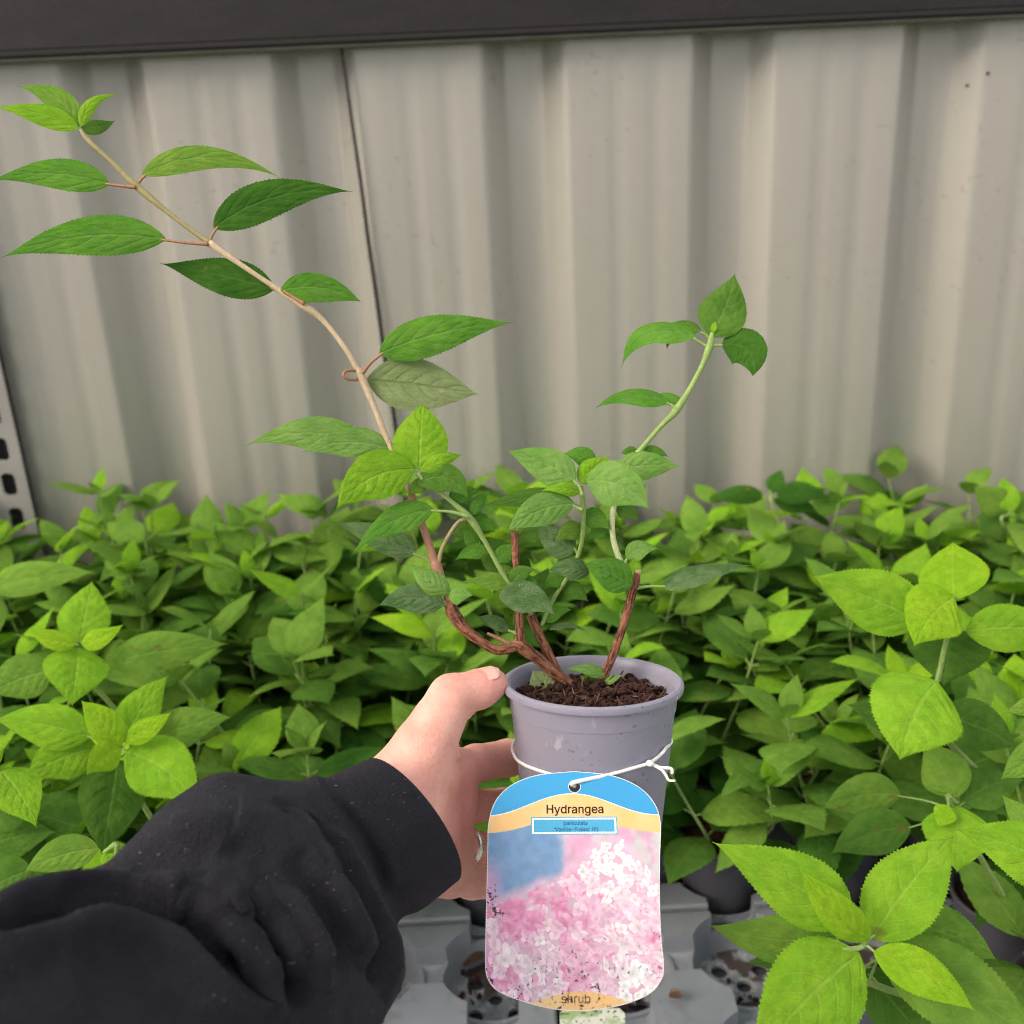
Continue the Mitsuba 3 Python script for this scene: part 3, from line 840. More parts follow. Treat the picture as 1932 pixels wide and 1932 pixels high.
# ------------------------------------------------------------------ the held plant
RIM = P(1118, 1281, 0.585)
vdir = unit(RIM - CAM)
uperp = unit(UP - vdir * (UP @ vdir))
AX = unit(math.cos(math.radians(17)) * uperp - math.sin(math.radians(17)) * vdir)
PX = unit(RIGHT - AX * (RIGHT @ AX))
PY = np.cross(AX, PX)
HR, HH = 0.0527, 0.104


def from_pot(v):
    v = np.asarray(v, float)
    return RIM + v[..., :1] * PX + v[..., 1:2] * PY + (v[..., 2:3] - HH) * AX


held = thing('potted_hydrangea', 'straggly hydrangea in a grey pot held up in front of the bench', 'plant')
pv, pf = lathe(pot_profile(HR, HH, 0.039), 120)
obj('pot', (from_pot(pv), pf), 'pot_plastic', held, smooth=35)
rs = np.random.default_rng(8)
sv, sf = soil_disc(0.0455, HH - 0.016, rs, 0.0045, 60)
obj('soil', (from_pot(sv), sf), 'soil_peat', held)
cp = []
for _ in range(650):
    a_, r_ = rs.random() * 6.28, 0.0455 * math.sqrt(rs.random())
    cp.append([r_ * math.cos(a_), r_ * math.sin(a_), HH - 0.0135 + 0.004 * rs.random() + 0.003 * (1 - (r_ / 0.0455) ** 2)])
k = obj('soil_crumbs', crumbs(from_pot(np.array(cp)), 0.0016, rs), 'soil_peat', held, smooth=False)
labels[k] = {'kind': 'stuff'}
fib = []
for _ in range(160):
    a_, r_ = rs.random() * 6.28, 0.042 * math.sqrt(rs.random())
    p0 = from_pot(np.array([r_ * math.cos(a_), r_ * math.sin(a_), HH - 0.0115]))
    d = PX * rs.normal() + PY * rs.normal() + AX * rs.normal() * 0.3
    d = unit(d) * (0.004 + 0.006 * rs.random())
    fib.append(tube([p0 - d, p0 + AX * 0.0015, p0 + d], [0.0005, 0.0007, 0.0004], 5, 5))
stem_mat('peat_fibre', (0.06, 0.026, 0.018), (0.13, 0.062, 0.040))
k = obj('bark_fibre', join(fib), 'peat_fibre', held)
labels[k] = {'kind': 'stuff'}


def px_tube(rows, n=40, sides=10, rough=0.0, seed=0):
    pts = [P(a_, b_, d_) for a_, b_, d_, _ in rows]
    return tube(pts, [r_ for *_, r_ in rows], n, sides, rough, seed)


BASE = 0.612
obj('stem', px_tube([(1112, 1318, BASE, .0034), (1060, 1281, .604, .0036), (1020, 1247, .598, .0034), (982, 1219, .592, .0040), (976, 1217, .592, .0034)], 40, 14, 0.15, 1), 'bark', held, uv=0)
obj('stem', px_tube([(984, 1218, .592, .0032), (940, 1226, .588, .0029), (905, 1209, .585, .0029), (872, 1182, .583, .0036), (853, 1152, .582, .0038), (846, 1132, .582, .0028)], 44, 14, 0.17, 2), 'bark', held, uv=0)
obj('stem', px_tube([(850, 1140, .582, .0028), (838, 1108, .581, .0023), (824, 1070, .580, .0031), (818, 1052, .580, .0023), (800, 1000, .579, .0021), (772, 922, .578, .0019)], 50, 10, 0.05, 3), 'stem_brown', held)
obj('stem', px_tube([(774, 926, .578, .0019), (735, 840, .577, .0019), (705, 765, .576, .0018), (680, 706, .576, .0025), (674, 695, .576, .0019), (650, 655, .575, .0016), (610, 605, .575, .0016), (574, 577, .574, .0025), (520, 543, .574, .0016), (460, 503, .573, .0015), (396, 459, .573, .0024)], 90, 10, 0.03, 4), 'stem_tan', held)
obj('stem', px_tube([(398, 460, .573, .0017), (360, 433, .573, .0015), (320, 403, .572, .0014), (260, 353, .572, .0022), (205, 300, .571, .0013), (166, 264, .571, .0015), (152, 244, .571, .0010)], 60, 10, 0.03, 5), 'stem_olive', held)
obj('stem', px_tube([(982, 1216, .592, .0030), (979, 1150, .590, .0024), (975, 1080, .588, .0022), (971, 1003, .586, .0024)], 30, 10, 0.09, 6), 'bark', held, uv=0)
obj('stem', px_tube([(1062, 1288, .606, .0026), (1036, 1236, .603, .0027), (1012, 1186, .601, .0027), (1001, 1160, .600, .0028)], 30, 10, 0.10, 7), 'bark', held, uv=0)
obj('stem', px_tube([(1118, 1316, BASE, .0030), (1150, 1252, .606, .0026), (1176, 1180, .600, .0024), (1193, 1118, .596, .0027), (1197, 1105, .595, .0030), (1203, 1080, .594, .0018)], 40, 12, 0.12, 8), 'bark', held, uv=0)
obj('stem', px_tube([(1196, 1106, .595, .0019), (1172, 1062, .592, .0018), (1156, 1010, .590, .0017), (1159, 950, .588, .0017), (1176, 895, .586, .0016), (1205, 852, .585, .0017)], 50, 10), 'stem_pale', held)
obj('stem', px_tube([(1203, 855, .585, .0016), (1245, 806, .584, .0015), (1275, 775, .583, .0024), (1300, 737, .582, .0017), (1325, 690, .581, .0017), (1338, 657, .580, .0024), (1344, 628, .580, .0012)], 50, 10), 'stem_green', held)
obj('stem', px_tube([(974, 1222, .592, .0014), (948, 1208, .590, .0012), (919, 1195, .588, .0009)], 12, 8, 0.1), 'stem_brown', held)
obj('stem', px_tube([(972, 1118, .588, .0015), (945, 1076, .585, .0014), (915, 1022, .582, .0014), (888, 980, .579, .0022), (850, 945, .576, .0013), (805, 911, .573, .0013), (788, 893, .572, .0014)], 50, 10), 'stem_green', held)
obj('stem', px_tube([(826, 1066, .580, .0014), (836, 1030, .579, .0012), (862, 988, .578, .0012), (884, 976, .578, .0012)], 20, 8), 'stem_olive', held)
obj('stem', px_tube([(1022, 1180, .601, .0013), (1046, 1128, .598, .0013), (1076, 1080, .594, .0013), (1096, 1030, .588, .0013), (1101, 968, .582, .0015), (1096, 918, .578, .0014)], 50, 10), 'stem_green', held)
obj('stem', px_tube([(1008, 1172, .600, .0013), (992, 1140, .597, .0012), (965, 1098, .594, .0010)], 14, 8), 'stem_green', held)
obj('cut_end', px_tube([(1203, 1084, .594, .0017), (1204, 1078, .594, .0019), (1204, 1075, .594, .0016)], 8, 10), 'stem_tan', held)
obj('cut_end', px_tube([(813, 1122, .578, .0016), (812, 1118, .577, .0020), (811, 1114, .577, .0015)], 8, 10), 'stem_tan', held)
obj('stem', px_tube([(842, 1140, .581, .0020), (828, 1130, .579, .0016), (813, 1121, .578, .0016)], 12, 8, 0.1), 'stem_olive', held)

H_, PL, DU = 'leaf_held', 'leaf_pale', 'leaf_dusty'
# base px, tip px, width px, bow px (up), material, depth at base, at tip, turn about its length, petiole (px or None), extra
HELD = [
    (148, 243, -15, 203, 40, 8, L_, .571, .565, 20, None, {}), (150, 238, 30, 163, 46, 20, F_, .575, .585, 15, None, {}), (153, 238, 228, 178, 22, 16, L_, .571, .575, 20, None, {}),
    (152, 242, 218, 226, 26, -6, M_, .574, .58, 20, None, {}), (206, 347, -25, 344, 56, 16, H_, .570, .575, 10, (256, 353), {}), (268, 329, 533, 336, 46, 32, F_, .573, .575, 18, (260, 350), {'curl': 0.03}),
    (403, 430, 667, 362, 70, 24, D_, .574, .58, 15, (396, 457), {}), (313, 451, -2, 488, 72, 20, H_, .571, .565, 12, (392, 460), {}), (518, 545, 301, 497, 70, 2, D_, .580, .588, 8, (570, 576), {}),
    (530, 548, 682, 570, 54, 14, H_, .571, .575, 10, (574, 573), {'blunt': 0.7}), (716, 667, 969, 608, 74, 10, H_, .575, .570, 8, (683, 705), {}),
    (692, 716, 903, 744, 98, 2, 'leaf_under', .580, .585, 5, (672, 712), {}), (690, 838, 459, 842, 64, 22, PL, .585, .59, 8, None, {}), (736, 846, 566, 854, 58, 14, PL, .576, .570, 10, None, {}),
    (782, 886, 634, 961, 92, 22, L_, .570, .555, 8, None, {}), (779, 882, 688, 846, 34, 4, L_, .574, .58, 10, None, {}), (791, 886, 797, 761, 102, 0, L_, .572, .580, 5, None, {'blunt': 0.4}),
    (794, 889, 873, 857, 30, 2, L_, .572, .575, 12, None, {}), (786, 914, 883, 940, 56, 26, M_, .572, .565, 8, None, {'blunt': 0.5}), (735, 838, 700, 824, 18, 0, D_, .582, .585, 10, None, {}),
    (818, 961, 661, 1051, 54, 18, H_, .574, .560, 10, (884, 975), {}), (784, 1046, 624, 985, 52, 6, DU, .584, .59, 8, (822, 1066), {}), (848, 1120, 772, 1061, 46, -4, PL, .578, .575, 10, None, {}),
    (838, 1142, 713, 1143, 56, 14, DU, .576, .568, 8, None, {}), (846, 1128, 894, 1124, 36, 4, PL, .578, .572, 15, None, {}), (882, 975, 828, 942, 46, 4, DU, .582, .588, 8, None, {}), (893, 972, 926, 922, 24, 4, H_, .58, .585, 10, None, {}),
    (1083, 950, 903, 958, 42, 12, M_, .580, .575, 12, (1099, 960), {}), (1084, 952, 957, 1003, 62, 14, PL, .574, .560, 6, (1099, 962), {}), (1086, 908, 955, 851, 68, 6, PL, .574, .578, 8, (1099, 935), {}),
    (1094, 912, 1152, 860, 44, 4, L_, .576, .582, 5, None, {}), (1094, 930, 1018, 926, 26, 6, L_, .574, .568, 15, None, {}), (1106, 908, 1226, 962, 86, 18, PL, .572, .558, 5, None, {}),
    (1158, 886, 1284, 879, 54, 4, PL, .582, .585, 8, None, {}), (1122, 876, 1060, 857, 36, 8, H_, .59, .592, 10, None, {}), (1205, 862, 1262, 862, 26, 8, H_, .588, .59, 10, None, {}), (1200, 862, 1170, 856, 24, 6, M_, .586, .584, 10, None, {}),
    (1086, 1036, 1010, 986, 60, -6, DU, .592, .598, 8, (1092, 1050), {}), (1192, 1106, 1100, 1062, 62, 4, H_, .584, .575, 8, None, {'blunt': 0.4}), (1112, 1082, 1033, 1076, 40, 6, DU, .59, .588, 8, None, {}),
    (1182, 1054, 1242, 1034, 38, 8, PL, .59, .585, 20, (1180, 1068), {}), (1250, 1108, 1427, 1066, 40, 6, DU, .594, .588, 45, (1200, 1110), {}), (942, 1128, 1047, 1160, 60, 16, DU, .580, .574, 5, None, {'blunt': 0.4}),
    (985, 1112, 866, 1099, 34, 8, F_, .588, .58, 12, None, {}), (966, 1106, 1010, 1074, 36, 8, M_, .586, .58, 15, None, {}), (960, 1190, 902, 1163, 26, 4, DU, .592, .588, 15, (978, 1196), {}),
    (1036, 1188, 1112, 1192, 12, 6, DU, .60, .598, 50, None, {}), (922, 1042, 858, 1057, 30, 8, H_, .588, .584, 15, None, {}), (960, 1075, 905, 1010, 62, 0, M_, .598, .602, 10, None, {}), (1010, 1130, 1035, 1070, 50, 0, M_, .602, .606, 10, None, {}),
    (1050, 1000, 975, 1010, 50, 0, M_, .60, .604, 10, None, {}), (920, 990, 850, 1010, 44, 0, M_, .60, .604, 10, None, {}), (1000, 1080, 940, 1050, 46, 0, D_, .604, .608, 10, None, {}),
    (1145, 1276, 1066, 1262, 24, 6, PL, .606, .600, 15, None, {}), (1038, 1312, 1004, 1264, 56, 0, 'leaf_under', .600, .606, 10, None, {'fold': 0.3}), (1140, 1290, 1175, 1272, 14, 0, PL, .606, .604, 20, None, {}),
    (1135, 1312, 1160, 1300, 18, 0, L_, .60, .598, 15, None, {}), (1120, 1290, 1095, 1275, 26, 0, F_, .608, .606, 15, None, {}),
    (900, 1030, 872, 1000, 30, 2, H_, .596, .600, 10, None, {}), (935, 1060, 985, 1035, 34, 6, H_, .592, .590, 12, None, {}), (1060, 1110, 1110, 1135, 36, 6, M_, .600, .596, 10, None, {}), (1068, 1090, 1025, 1112, 34, 6, H_, .598, .594, 10, None, {}),
    (1098, 975, 1150, 1000, 40, 8, H_, .588, .584, 10, None, {}), (1098, 1000, 1050, 1022, 38, 8, F_, .590, .588, 10, None, {}), (880, 985, 935, 1005, 36, 8, H_, .586, .584, 10, None, {}), (872, 968, 915, 940, 34, 4, PL, .584, .586, 10, None, {}),
    (980, 1095, 1018, 1118, 30, 4, H_, .586, .582, 10, None, {}), (960, 1085, 930, 1120, 30, 2, M_, .59, .588, 10, None, {}), (1160, 955, 1205, 985, 34, 6, M_, .592, .590, 10, None, {}), (1150, 1000, 1110, 1020, 30, 6, H_, .594, .592, 10, None, {}),
    (848, 944, 905, 928, 34, 6, H_, .580, .578, 10, None, {}), (806, 912, 770, 935, 28, 4, F_, .576, .572, 10, None, {}), (1024, 1172, 1080, 1150, 30, 6, H_, .602, .600, 12, None, {}), (965, 1098, 940, 1062, 26, 4, F_, .594, .596, 10, None, {}),
    (1341, 634, 1386, 516, 88, -6, M_, .580, .585, 5, None, {'blunt': 0.25}), (1312, 636, 1172, 682, 46, 46, H_, .580, .570, 50, (1337, 656), {'curl': 0.1}), (1322, 626, 1257, 656, 30, 30, M_, .584, .586, 45, (1340, 640), {'curl': 0.08}),
    (1362, 650, 1420, 710, 74, 26, D_, .580, .572, 10, (1339, 656), {'blunt': 0.6}), (1262, 760, 1120, 772, 34, 24, H_, .582, .575, 58, (1275, 772), {}), (1284, 768, 1240, 741, 22, 6, H_, .586, .59, 45, None, {}), (1345, 628, 1352, 605, 12, 0, L_, .579, .58, 20, None, {}),
]
rh = np.random.default_rng(77)
for (b0, b1, t0, t1, wd, bow, mt, d0, d1, turn, pet, ex) in HELD:
    B, Tp = P(b0, b1, d0), P(t0, t1, d1)
    s = (d0 + d1) / 2 / FPX
    view = unit(CAM - (B + Tp) / 2)
    A = unit(Tp - B)
    vn = unit(view - A * (view @ A))
    sd = np.cross(vn, A)
    if sd @ UP < 0:
        turn = -turn
    N = vn * math.cos(math.radians(turn)) + sd * math.sin(math.radians(turn))
    up = 1.0 if np.cross(N, A) @ UP > 0 else -1.0
    L = np.linalg.norm(Tp - B)
    kw = dict(arch=0.04 * L, fold=0.2, curl=0.0, twist=rh.normal(0, 0.12), bow=bow * s * up)
    if wd < 50 and L < 0.03:
        kw.update(fold=0.28 + 0.18 * rh.random(), arch=(0.03 + 0.10 * rh.random()) * L, twist=rh.normal(0, 0.3), curl=0.12 * rh.random())
    kw['acum'] = 0.40 if wd < 0.34 * L / s and not ex.get('blunt') else 0.12
    kw.update(ex)
    lk = add_leaf(held, B, Tp, N, wd * s / max(0.4, math.cos(math.radians(turn))), mt, rh, hi=True, **kw)
    if mt == 'leaf_under':
        labels[lk] = {'label': 'pale leaf turned to show its ribbed underside'} if wd > 80 else {'label': 'pale toothed leaf lying on the soil'}
    if pet:
        j = P(pet[0], pet[1], d0)
        mid = (j + B) / 2 + UP * 0.0006 * rh.normal()
        obj('petiole', tube([j, mid, B + (Tp - B) * 0.03], [0.0013, 0.0009, 0.0007], 10, 8), 'petiole_red' if pet[1] < 800 and pet[0] < 900 else 'stem_green', lk)
obj('petiole', px_tube([(678, 700, .576, .0008), (655, 699, .572, .0009), (648, 708, .571, .0009), (660, 716, .573, .0009), (692, 717, .580, .0008)], 24, 8), 'petiole_red', held)

# ------------------------------------------------------------------ the plant tag and its tie
TAG_D = 0.523
TO = P(1084, 1680, TAG_D)
tz = unit(unit(CAM - TO) * 1.0 + 0.05 * UP)
tx = unit(RIGHT - tz * (RIGHT @ tz))
ty = np.cross(tz, tx)
TS = TAG_D / FPX


def tag_xy(px, py):
    """Position on the card, in card units (photo points about its middle)."""
    v = FWD + (px - HALF) / FPX * RIGHT + (HALF - py) / FPX * UP
    t = ((TO - CAM) @ tz) / (v @ tz)
    q = CAM + v * t - TO
    return np.array([q @ tx, q @ ty]) / TS


def from_tag(xy, z):
    xy = np.asarray(xy, float) * TS
    z = np.asarray(z) - 0.9 * (xy[:, 0] / 0.09) ** 2 * 0.004 + 0.002 * np.sin((xy[:, 1] + 0.02) * 22)
    return TO + xy[:, :1] * tx + xy[:, 1:2] * ty + np.reshape(z, (-1, 1)) * tz


out = [(1083, 1456), (1150, 1463), (1200, 1482), (1232, 1512), (1246, 1552), (1245, 1620), (1245, 1700), (1248, 1770), (1253, 1822), (1248, 1850), (1225, 1876), (1180, 1895), (1130, 1905), (1083, 1908), (1030, 1902),
       (980, 1888), (938, 1870), (920, 1848), (915, 1820), (916, 1750), (918, 1680), (920, 1600), (922, 1552), (936, 1510), (968, 1480), (1015, 1463)]
oxy = np.array([tag_xy(*p) for p in out])
dense = spline(np.vstack([oxy[-3:], oxy, oxy[:3]]), 500)
dense = dense[len(dense) * 2 // (len(oxy) + 5) + 8:]
poly = Polygon(spline(np.vstack([oxy, oxy[:1]]), 180)[:-1]).buffer(0)
hole = Point(*tag_xy(1084, 1485)).buffer(11, 24)
poly = poly.difference(hole)


def on_card(poly2, z0, z1, step=12.0):
    """A prism on the card's bent surface."""
    m_ = trimesh.creation.extrude_polygon(poly2, 1.0, engine='earcut')
    v_, f_ = np.array(m_.vertices), np.array(m_.faces)
    return from_tag(v_[:, :2], np.where(v_[:, 2] > 0.5, z1, z0)), f_


def card_grid(poly2, z0, z1, step=9.0):
    """As on_card, cut into small cells so that the bend shows."""
    x0, y0, x1, y1 = poly2.bounds
    tris = []
    xs, ys = np.arange(x0, x1 + step, step), np.arange(y0, y1 + step, step)
    import shapely
    pts, faces, at = [], [], 0
    for xa in xs[:-1]:
        col = poly2.intersection(sbox(xa, y0 - 1, xa + step, y1 + 1))
        if col.is_empty:
            continue
        for ya in ys[:-1]:
            c = col.intersection(sbox(xa, ya, xa + step, ya + step))
            for g in getattr(c, 'geoms', [c]):
                if g.geom_type != 'Polygon' or g.area < 1e-6:
                    continue
                v_, f_ = trimesh.creation.triangulate_polygon(g, engine='earcut')
                pts.append(v_)
                faces.append(f_ + at)
                at += len(v_)
    V, F = np.vstack(pts), np.vstack(faces)
    m_ = trimesh.Trimesh(np.hstack([V, np.zeros((len(V), 1))]), F, process=False)
    m_.merge_vertices(digits_vertex=4)
    V, F = np.array(m_.vertices)[:, :2], np.array(m_.faces)
    e1, e2 = V[F[:, 1]] - V[F[:, 0]], V[F[:, 2]] - V[F[:, 0]]
    flip = e1[:, 0] * e2[:, 1] - e1[:, 1] * e2[:, 0] < 0
    F[flip] = F[flip][:, ::-1]
    return V, F


def card_uv(V):
    return np.stack([V[:, 0] / 500 + 0.5, V[:, 1] / 500 + 0.5], 1)


def floret_layer(x, y, size, seed, c, white, cover):
    """One layer of printed four-petalled blossoms over the colour c."""
    x, y = x + 9 * (noise(x * 0.045, y * 0.045, seed) - 0.5) + 1.5 * (noise(x * 0.2, y * 0.2, seed) - 0.5), y + 9 * (noise(x * 0.045, y * 0.045, seed + 5.0) - 0.5) + 1.5 * (noise(x * 0.2, y * 0.2, seed + 5.0) - 0.5)
    gx, gy = x / size, y / size
    best = mi.Float(0)
    col = mi.Color3f(c)
    for a in (-1, 0, 1):
        for b in (-1, 0, 1):
            ix, iy = dr.floor(gx) + a, dr.floor(gy) + b
            cx, cy = ix + 0.1 + 0.8 * cell_rand(ix, iy, seed), iy + 0.1 + 0.8 * cell_rand(ix, iy, seed + 1)
            rnd, rot = cell_rand(ix, iy, seed + 2), cell_rand(ix, iy, seed + 3) * 6.28
            sq = 1.0 + 1.0 * cell_rand(ix, iy, seed + 4)
            ca, sa = dr.cos(rot * 3), dr.sin(rot * 3)
            ex, ey = gx - cx, gy - cy
            dx, dy = ex * ca + ey * sa, (ey * ca - ex * sa) * sq
            r, th = dr.sqrt(dx * dx + dy * dy), dr.atan2(dy, dx) + rot
            petal = dr.abs(dr.cos(2 * th))
            R = (0.50 + 0.22 * cell_rand(ix, iy, seed + 6)) * (0.30 + 0.70 * dr.power(petal, 0.42))
            on = (r < R) & (cover(cx * size, cy * size) > 0.5)
            prio = 0.05 + rnd
            which = dr.floor((th + 0.785) / 1.5708)
            pr = cell_rand(ix * 7 + which, iy, seed + 8)
            tint = white(cx * size, cy * size) + 0.45 * (rnd - 0.5) + 0.22 * (pr - 0.5)
            hue = mix((0.84, 0.30, 0.53), (0.91, 0.60, 0.76), smoothstep(-0.05, 0.30, tint))
            hue = mix(hue, (0.93, 0.76, 0.84), smoothstep(0.30, 0.52, tint))
            hue = mix(hue, (0.92, 0.93, 0.94), smoothstep(0.52, 0.80, tint))
            sh = 0.86 + 0.20 * smoothstep(0.1, 0.8, r / R) - 0.10 * smoothstep(0.90, 1.0, r / R) - 0.16 * (1 - smoothstep(0.0, 0.30, petal)) + 0.12 * (pr - 0.5)
            heart = (1 - smoothstep(0.04, 0.16, r)) * dr.select(rnd > 0.6, mi.Float(1), mi.Float(0.25))
            pc = mix(hue * sh, (0.75, 0.42, 0.40), heart * 0.7)
            take = on & (prio > best)
            col = dr.select(take, pc, col)
            best = dr.select(take, prio, best)
    return col


_k = tag_xy(1084, 1680)


def tag_print(p, n, uv):
    x, y = (uv.x - 0.5) * 500, (uv.y - 0.5) * 500      # photo points about the card's middle, y upwards
    ax = dr.abs(x + 2)
    # waves of the top and bottom bands
    w1 = 140 + 40 * (0.5 + 0.5 * dr.cos(dr.minimum(ax / 165, 1) * 3.14159)) - 3
    w2 = 104 + 27 * (0.5 + 0.5 * dr.cos(dr.minimum(ax / 165, 1) * 3.14159))
    w3 = -204 + 32 * (0.5 + 0.5 * dr.cos(dr.minimum(dr.abs(x - 8) / 160, 1) * 3.14159))
    grain = 0.96 + 0.08 * noise(x * 0.8, y * 0.8, 1.0)
    # the picture: soft background, then blossoms
    diag = x * 0.62 - y * 0.0
    top = dr.select(x < -40, 15 + 0.34 * (x + 40), 15 + 0.72 * (x + 40)) + 14 * (fbm(x * 0.03, 2.0, 5.0, 2) - 0.5)          # upper edge of the blossom mass
    top = dr.select(x > 78, 100 - (x - 78) * 1.1, top)
    sky = mix((0.17, 0.33, 0.60), (0.24, 0.40, 0.64), fbm(x * 0.02, y * 0.02, 15.0, 2))
    soft = fbm(x * 0.022 + 3, y * 0.022, 2.0, 3)
    bgc = mix(sky, (0.70, 0.62, 0.70), smoothstep(-50, 5, x + 0.45 * (y - 90) + 40 * (soft - 0.5)))
    bgc = mix(bgc, (0.78, 0.42, 0.62), smoothstep(0.50, 0.66, soft) * smoothstep(-60, 20, x))
    bgc = mix(bgc, (0.55, 0.68, 0.62), smoothstep(0.52, 0.66, fbm(x * 0.03 + 9, y * 0.03, 6.0, 3)) * smoothstep(0, 60, x) * 0.6)
    edge = smoothstep(-18, 4, top - y + 4)
    bgc = mix(bgc, (0.82, 0.56, 0.72), edge * 0.8)
    bgc = mix(bgc, (0.80, 0.42, 0.66), (1 - smoothstep(-176, -122, x)) * smoothstep(-50, 10, -y + 20))
    under = mix((0.74, 0.36, 0.54), (0.80, 0.58, 0.62), fbm(x * 0.05, y * 0.05, 4.0, 3))
    mass = smoothstep(-4, 16, top - y)
    c = mix(bgc, under, mass * 0.55)

    def cover(px_, py_):
        tp = dr.select(px_ < -40, 15 + 0.34 * (px_ + 40), 15 + 0.72 * (px_ + 40))
        tp = dr.select(px_ > 78, 100 - (px_ - 78) * 1.1, tp)
        return dr.select(py_ < tp - 6, mi.Float(1), mi.Float(0))

    def white(px_, py_):
        d1 = dr.exp(-(dr.square(px_ - 70) + dr.square(py_ - 70)) / 4600) + 0.8 * dr.exp(-(dr.square(px_ - 100) + 0.6 * dr.square(py_ + 160)) / 2600) + 0.30 * dr.exp(-(dr.square(px_ + 40) + dr.square(py_ + 115)) / 2600)
        return 0.12 + d1 * 0.70 + 0.30 * smoothstep(-60, 130, px_ + 0.35 * py_) + 0.75 * (fbm(px_ * 0.018, py_ * 0.018, 7.0, 2) - 0.48)

    c = floret_layer(x + 7, y + 5, 20.0, 40, c, lambda a, b: white(a - 7, b - 5) - 0.16, lambda a, b: cover(a - 7, b - 5))
    c = floret_layer(x, y, 24.0, 11, c, lambda a, b: white(a, b) - 0.05, lambda a, b: cover(a, b) * dr.select(cell_rand(a * 0.17, b * 0.19, 3) > 0.15, mi.Float(1), mi.Float(0)))
    c = floret_layer(x - 11, y + 9, 30.0, 71, c, lambda a, b: white(a + 11, b - 9) + 0.06, lambda a, b: cover(a + 11, b - 9) * dr.select(cell_rand(a * 0.11, b * 0.13, 5) > 0.55, mi.Float(1), mi.Float(0)))
    c = c * (0.70 + 0.26 * fbm(x * 0.07, y * 0.07, 31.0, 3))
    orange = mix((0.80, 0.46, 0.16), (0.82, 0.56, 0.29), fbm(x * 0.03, y * 0.03, 3.0, 2))
    blue = mi.Color3f(0.040, 0.31, 0.62)
    c = dr.select(y > w2, orange, c)
    c = dr.select(y > w1 - 1.5, mi.Color3f(0.72, 0.80, 0.84), c)
    c = dr.select(y > w1, blue, c)
    c = dr.select(y < w3, orange, c)
    # the name plate
    bx_, by_ = dr.abs(x - 2), dr.abs(y - 116.5)
    c = dr.select((bx_ < 83) & (by_ < 16.5), mi.Color3f(0.10, 0.36, 0.56), c)
    c = dr.select((bx_ < 81) & (by_ < 14.5), mi.Color3f(0.80, 0.84, 0.86), c)
    c = dr.select((bx_ < 77.5) & (by_ < 11.5), mi.Color3f(0.07, 0.37, 0.62), c)
    # peat specks stuck to the card
    dens = smoothstep(60, 205, -y) * smoothstep(0.44, 0.66, fbm(x * 0.028, y * 0.028, 12.0, 3))
    blot = 1 - smoothstep(6, 20, dr.sqrt(dr.square(x + 151) + dr.square((y + 19) * 0.6 + (x + 151) * 0.6)))
    nz = noise(x * 0.20, y * 0.20, 20.0) * 0.6 + noise(x * 0.62, y * 0.62, 22.0) * 0.4
    sp = smoothstep(0.77, 0.81, nz + 0.10 * dens + 0.22 * blot) * dr.select(dens + blot > 0.02, mi.Float(1), mi.Float(0))
    tiny = smoothstep(0.93, 0.95, noise(x * 0.45, y * 0.45, 44.0))
    c = mix(c, (0.035, 0.02, 0.02), dr.maximum(sp, tiny * smoothstep(-60, 120, -y)))
    return c * grain


mat('tag_print', {'type': 'twosided', 'bsdf': {'type': 'principled', 'base_color': mikit.proc(tag_print), 'roughness': 0.35, 'specular': 0.4}})
mat('card_white', {'type': 'twosided', 'bsdf': {'type': 'principled', 'base_color': {'type': 'rgb', 'value': [0.78, 0.77, 0.77]}, 'roughness': 0.4}})
mat('ink_brown', {'type': 'twosided', 'bsdf': {'type': 'diffuse', 'reflectance': {'type': 'rgb', 'value': [0.045, 0.022, 0.02]}}})
mat('ink_blue', {'type': 'twosided', 'bsdf': {'type': 'diffuse', 'reflectance': {'type': 'rgb', 'value': [0.02, 0.10, 0.22]}}})
tg = thing('plant_tag', 'printed plant tag with blue top and pink hydrangea blossoms hanging before the pot', 'tag')
obj('card', on_card(poly, -0.00025, 0.0), 'card_white', tg, smooth=False)
V, F = card_grid(poly.buffer(-1.2), 0, 0)
obj('printed_face', (from_tag(V, 0.00008 + 0 * V[:, 0]), F), 'tag_print', tg, smooth=True, uv=card_uv(V))


def lettering(text, cx, cy, height, ink, bold=False, label=None, stretch=1.0, spacing=1.0):
    m_ = meshkit.text_mesh(text, height, 0.5, bold)
    v_ = np.array(m_.vertices)
    v_[:, 0] = (v_[:, 0] - v_[:, 0].mean() * 0 - (v_[:, 0].max() + v_[:, 0].min()) / 2) * stretch + cx
    v_[:, 1] = v_[:, 1] + cy
    k_ = obj('lettering', (from_tag(v_[:, :2], np.where(v_[:, 2] > 0.25, 0.00016, 0.0001)), np.array(m_.faces)), ink, tg, smooth=False)
    if label:
        labels[k_] = {'label': label}


c = tag_xy(1085, 1535)
lettering('Hydrangea', c[0], c[1], 15.5, 'ink_brown', True, 'the word Hydrangea in brown letters', 1.02)
c = tag_xy(1086, 1557)
lettering('paniculata', c[0], c[1], 7.0, 'ink_blue', True, 'small blue word paniculata on the name plate')
c = tag_xy(1087, 1569)
lettering("'Vanille-Fraise' (P)", c[0], c[1], 7.0, 'ink_blue', True, 'small blue variety name on the name plate')
c = tag_xy(1087, 1893)
lettering('shrub', c[0], c[1], 15, 'ink_brown', False, 'the word shrub at the bottom of the tag')

tie = thing('white_tie', 'thin white elastic tie looped round the held pot and through the tag', 'tie')
ctr = lambda h: RIM - AX * h


